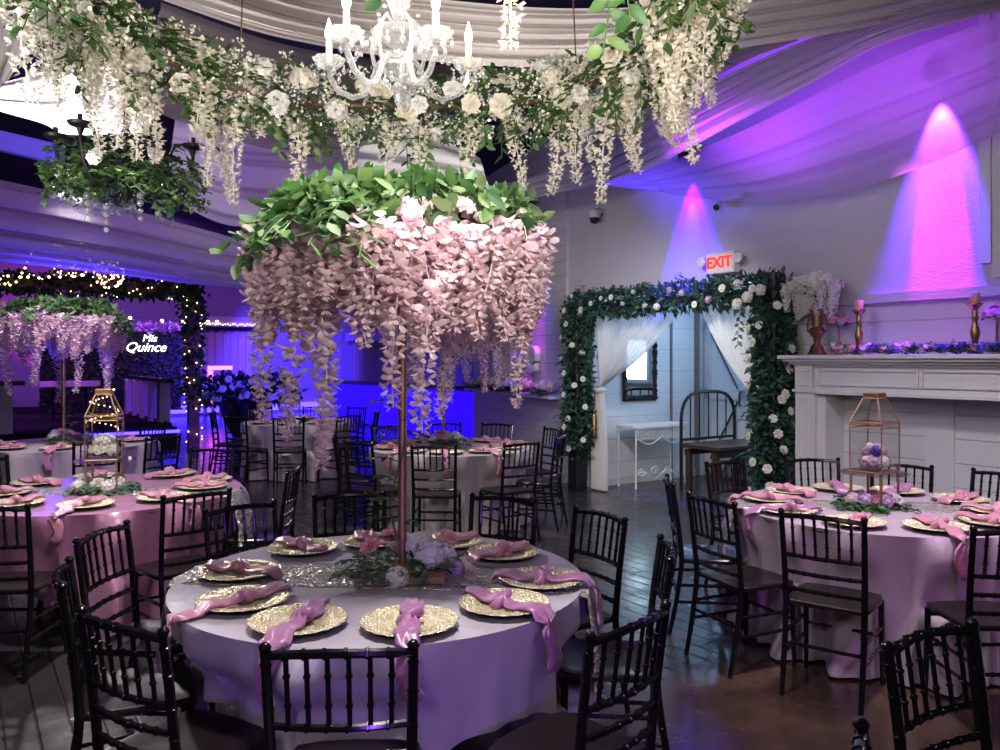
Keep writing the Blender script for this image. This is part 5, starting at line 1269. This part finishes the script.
mb = MB(); mb.box(hx0, hx1, hu, hu+.15, .42, 2.35); obj('backing_panel', mb, M_['darkplastic'], hw)
mb = MB()
for i in range(2200): mb.leaf(V((rr.uniform(hx0, hx1), hu-.005, rr.uniform(.45, 2.35))), V((rr.uniform(-1,1), -.6, rr.uniform(-1,1))), rv(rr), .10, .06)
o = obj('hedge_leaves', mb, M_['hedge'], hw)
mb = MB()
for i in range(600): mb.leaf(V((rr.uniform(hx0, hx1), hu+.05+rr.uniform(-.12,.1), 2.42+rr.uniform(-.1,.14))), rv(rr), rv(rr), .10, .07)
obj('top_garland', mb, M_['lilacf'], hw)
ns = thing('neon_sign', 'white neon script sign reading Mis Quince on the dark hedge wall', 'sign', RM)
FRU = Matrix(((1,0,0,0),(0,0,-1,0),(0,1,0,0),(0,0,0,1)))   # facing local -y
c1, c2 = px_room(149.5, 338.5, hu-.10), px_room(145.5, 347.5, hu-.10)
mt = Matrix.Rotation(.0, 4, 'Z')
link('neon_letters', text_mesh('Mis', .24, .006, M_['neon'], .25, 0), ns, Matrix.Translation(c1) @ FRU)
link('neon_letters', text_mesh('Quince', .31, .006, M_['neon'], .35, 0), ns, Matrix.Translation(c2) @ FRU)
M_['blueglow'] = emat('blue_glow_strip', (.04,.02,1), 9)
mb = MB(); mb.box(-4.9, -3.12, 7.86, 7.90, .30, .35); mb.box(-3.15, -3.11, 7.86, 12.5, .30, .35); tag(obj('glow_strip', mb, M_['blueglow'], None, RM, smooth=False), 'blue light strip along the edge of the stage', 'light strip')
mb = MB(); mb.box(-3.0, 3.6, 16.9, 16.98, .08, .30); tag(obj('glow_strip', mb, M_['blueglow'], None, RM, smooth=False), 'added blue glow strip at the foot of the far wall', 'light strip')  # glowing strip added to bring blue to the far wall and floor
# lit frames
def led(label, segs, u, w=.12):
    t = thing('led_letter', label, 'light', RM, 'magenta lit block letters')
    for (xa, ya, xb, yb) in segs:
        p, q = px_room(xa, ya, u), px_room(xb, yb, u); mb = MB()
        mb.box(min(p.x,q.x), max(p.x,q.x), u-.04, u, min(p.z,q.z), max(p.z,q.z), None, .01); b = obj('lit_face', mb, M_['pinkled'], t)
        mb = MB(); mb.box(min(p.x,q.x)-.02, max(p.x,q.x)+.02, u+.002, u+.10, min(p.z,q.z)-.02, max(p.z,q.z)+.02, None, .01); obj('back_box', mb, M_['plastic'], t)
led('magenta-lit block letter behind the dark planter beside the lit arch', [(208,366.5,232,369.5),(208,371,213,380),(209,393,214,404),(214.3,400.5,223,404)], 13.0)
led('small magenta-lit block letter at the foot of the lit arch', [(195,398.5,202.5,403.5)], 13.0)
# dark planter with white flowers
pk = at(243, 425, 15.5); pk.z = 0
pl = thing('urn_planter', 'dark urn planter spilling dark greenery and white roses near the bar', 'planter', place(pk))
mb = MB(); mb.lathe([(.30,0),(.32,.06),(.22,.12),(.20,.2),(.34,.45),(.46,.8),(.50,.86),(.44,.86),(.3,.6)], 20); obj('urn', mb, M_['darkplastic'], pl)
mb = MB(); leafy(mb, [V((-.8,0,1.05)), V((0,0,1.12)), V((.9,0,1.05))], 900, .28, .15, .09, rr); obj('greenery', mb, M_['ruscus'], pl)
for k in range(20): put(ROSE_W[k % 2], 'rose', pl, (-.85+1.75*k/19, -.22+rr.uniform(-.05,.05), 1.06+rr.uniform(-.15,.22)), facing((0,-1,.3)), 1.2)
# tall cocktail table with glowing top, far left on the stage floor
ct = at(70, 384, 16.5); tz = ct.z; ct.z = .4
k_ = thing('cocktail_table', 'tall table with a pink glowing top on the stage at far left', 'table', place(ct, RA))
M_['pinktop'] = pmat('white_laminate', (.8,.75,.78), None, .4)
mb = MB(); mb.box(-.55, .55, -.2, .2, tz-.46, tz-.34, None, .02); obj('table_top', mb, M_['pinktop'], k_)
for x in (-.3, .3): mb = MB(); mb.tube([(x,0,0),(x,0,tz-.46)], .035, 8); obj('leg', mb, M_['darkplastic'], k_)
# blue beam under the ceiling, top left
mb = MB(); pa, pb = at(-60,127,9.0), at(60,155,9.4); mb.loft([[p+V(q) for q in ((0,-.1,-.11),(0,.1,-.11),(0,.1,.11),(0,-.1,.11))] for p in (pa, pb)], True, True); tag(obj('ceiling_beam', mb, M_['paint'], None), 'ceiling beam washed in blue light at upper left', 'beam')
# wall-wash light fixtures over the right wall
def par(p, label):
    t = thing('wall_washer', label, 'light', place(p), 'wall-wash spotlights'); mb = MB(); mb.lathe([(.04,.16),(.07,.13),(.075,.02),(.07,.0)], 16); obj('can', mb, M_['darkplastic'], t)
    mb = MB(); mb.lathe([(.001,.02),(.066,.018)], 16, cap=False); obj('lens', mb, emat('washer_lens', (1,.55,1), 6), t); mb = MB(); mb.tube([(0,0,.16),(0,0,.22)], .01, 5); obj('yoke', mb, M_['darkplastic'], t)
    return p
# ================================================================== LIGHT
q = ray_u(930, .05); P1 = room(.10, q, 3.97); par(P1, 'spotlight washing the wall pink at upper right')
q = ray_u(680, .05); P2 = room(.12, q, 3.84); par(P2, 'spotlight washing the wall blue above the arch')
lv = on_love(.95, 3.9, .14); P3 = RM @ lv; par(P3, 'spotlight washing the wall magenta above the letters')
D = V((0,0,-1))
def wash(P, inner, outer, wi, wo, ai=26, ao=44, dv=.10, n=BX):
    spot('washer_core', P+D*.02, P+D+n*.16, inner, wi, ai, .45, .02); spot('washer_halo', P+D*.02, P+D+n*.16, outer, wo, ao, .6, .02)
wash(P1, (1,.0,.8), (.12,.02,1), 1500, 1500, 24, 48); wash(P2, (.10,.07,1), (.03,.0,1), 130, 1300, 20, 48); wash(P3, MAG, BLUE, 420, 420, 24, 46)
spot('drape_purple', room(-1.5, -3.2, 3.0), room(-.7, -3.3, 3.9), (.40,.04,1), 330, 85, 1, .2)
spot('drape_purple', room(-1.3, -4.7, 3.0), room(-.6, -4.6, 3.9), (.45,.04,1), 130, 85, 1, .2)
spot('drape_blue', room(-1.5, -1.0, 3.0), room(-.6, -1.5, 3.8), (.12,.05,1), 300, 80, 1, .2)
# added white spots over the tables, without fixtures, placed below the drapes
for (x, y, z, tx, ty, W, a) in ((-.3,2.5,3.3,-.5,3.3,235,95), (-2.2,4.4,3.4,-2.7,5.4,330,95), (2.0,4.0,3.4,2.3,4.9,330,95), (-.5,7.2,3.3,-.5,8.2,260,95),
                             (-4.0,7.4,3.2,-4.6,8.6,220,100), (1.0,7.0,3.1,1.6,9.6,200,100), (-2.6,10.4,3.2,-3,11.6,120,80)):
    spot('added_overhead_spot', (x, y, z), (tx, ty, .7), WHITE, W, a, .9, .15)
for k in (0, 2, 3, 4): lamp('chandelier_bulb', CC+V((.3*math.cos(math.radians((15,88,172,236,306)[k])), .3*math.sin(math.radians((15,88,172,236,306)[k])), .36)), WARM, 9, .03)
# added fill spots behind the camera; the wall ones stand inside the room
spot('front_fill', (-1.5,-2.2,3.6), (-1.0,3.4,1.0), (1,.93,1), 120, 90, .8, .5)
spot('front_fill', (2.2,-2.0,3.6), (1.6,4.5,1.2), (1,.90,1), 110, 90, .8, .5)
spot('wall_fill', room(-3.6, -4.2, 3.2), room(.2, -4.0, 1.5), (.95,.9,1), 85, 110, .9, .4)
spot('wall_fill', room(-3.4, .6, 3.2), room(.2, -.5, 2.6), (.95,.9,1), 55, 110, .9, .4)
# floodlights on the drapes
spot('drape_flood', at(60,150,7.6)+V((0,0,.2)), at(40,95,6.3), WHITE, 600, 90, .6, .1)
spot('drape_flood', at(425,215,8.6), at(425,160,7.2), WHITE, 260, 70, .6, .1)
spot('drape_flood', at(600,110,6.4)-V((0,0,.3)), at(590,40,5.0), WHITE, 130, 90, .8, .1)
spot('drape_flood', at(250,110,6.0)-V((0,0,.3)), at(300,20,5.0), WARM, 90, 100, .8, .1)
spot('hanging_fill', (-1.9, 1.6, 2.2), HC+V((-1.0,.2,0)), WHITE, 170, 90, .8, .2)
spot('hanging_fill', (.3, 1.3, 2.3), HC+V((.5,1.0,0)), WARM, 170, 100, .8, .2)
# blue / violet party lighting at the back
spot('blue_flood', room(0.2, 8, 4.2), room(1.0, 10, .2), BLUE, 1800, 100, .8, .2)
spot('blue_flood', room(.5, 11.5, 3.6), room(2.3, 17, 1.4), BLUE, 6000, 50, .8, .2)
spot('blue_flood', room(-2, 5, 4.2), room(-1.2, 7.5, 0), BLUE, 1500, 80, .8, .2)
spot('violet_flood', room(-3, 10, 4.3), room(-3, 17, 1.8), (.40,.12,1), 900, 120, .8, .2)
spot('violet_flood', room(-6.5, 8.5, 4.0), room(-6, 12, .8), (.45,.10,1), 500, 110, .8, .2)
spot('hanging_fill', (-3.6, 3.0, 2.2), BC, WHITE, 260, 50, .8, .1)  # added spot, no fixture, to brighten the iron chandelier
spot('stage_pink', room(-4.6, 15.6, .6), room(-4.6, 17, 2.8), MAG, 220, 60, .6, .1)
spot('beam_blue', at(20,200,8.0), at(20,145,9.2), BLUE, 90, 60, .6, .1)
spot('drape_blue', at(60,330,9.5), at(100,250,8.6), BLUE, 420, 120, .8, .3)
spot('drape_lilac', at(100,270,5.6), at(120,225,8.2), (.40,.14,1), 130, 130, .8, .3)
spot('blue_flood', room(-.5, 9, 3.8), room(-1.0, 13.5, 0), BLUE, 5000, 60, .8, .1)
spot('purple_front', (.4, -1.2, .9), (-.1, 2.6, .35), (.36,.10,1), 120, 44, 1, .2)  # unseen purple spot added low behind the camera for the near skirt
spot('magenta_front', (2.6, 1.2, 3.9), (2.3, 4.2, .7), (.75,.2,1), 120, 60, .9, .2)
lamp('hall_lamp', room(1.4, -1.2, 2.4), (.34,.60,1), 34, .2)
spot('mantel_pink', P1+D*.05, room(-.02, FC+.3, 1.75), (1,.2,.9), 200, 30, .8, .05)
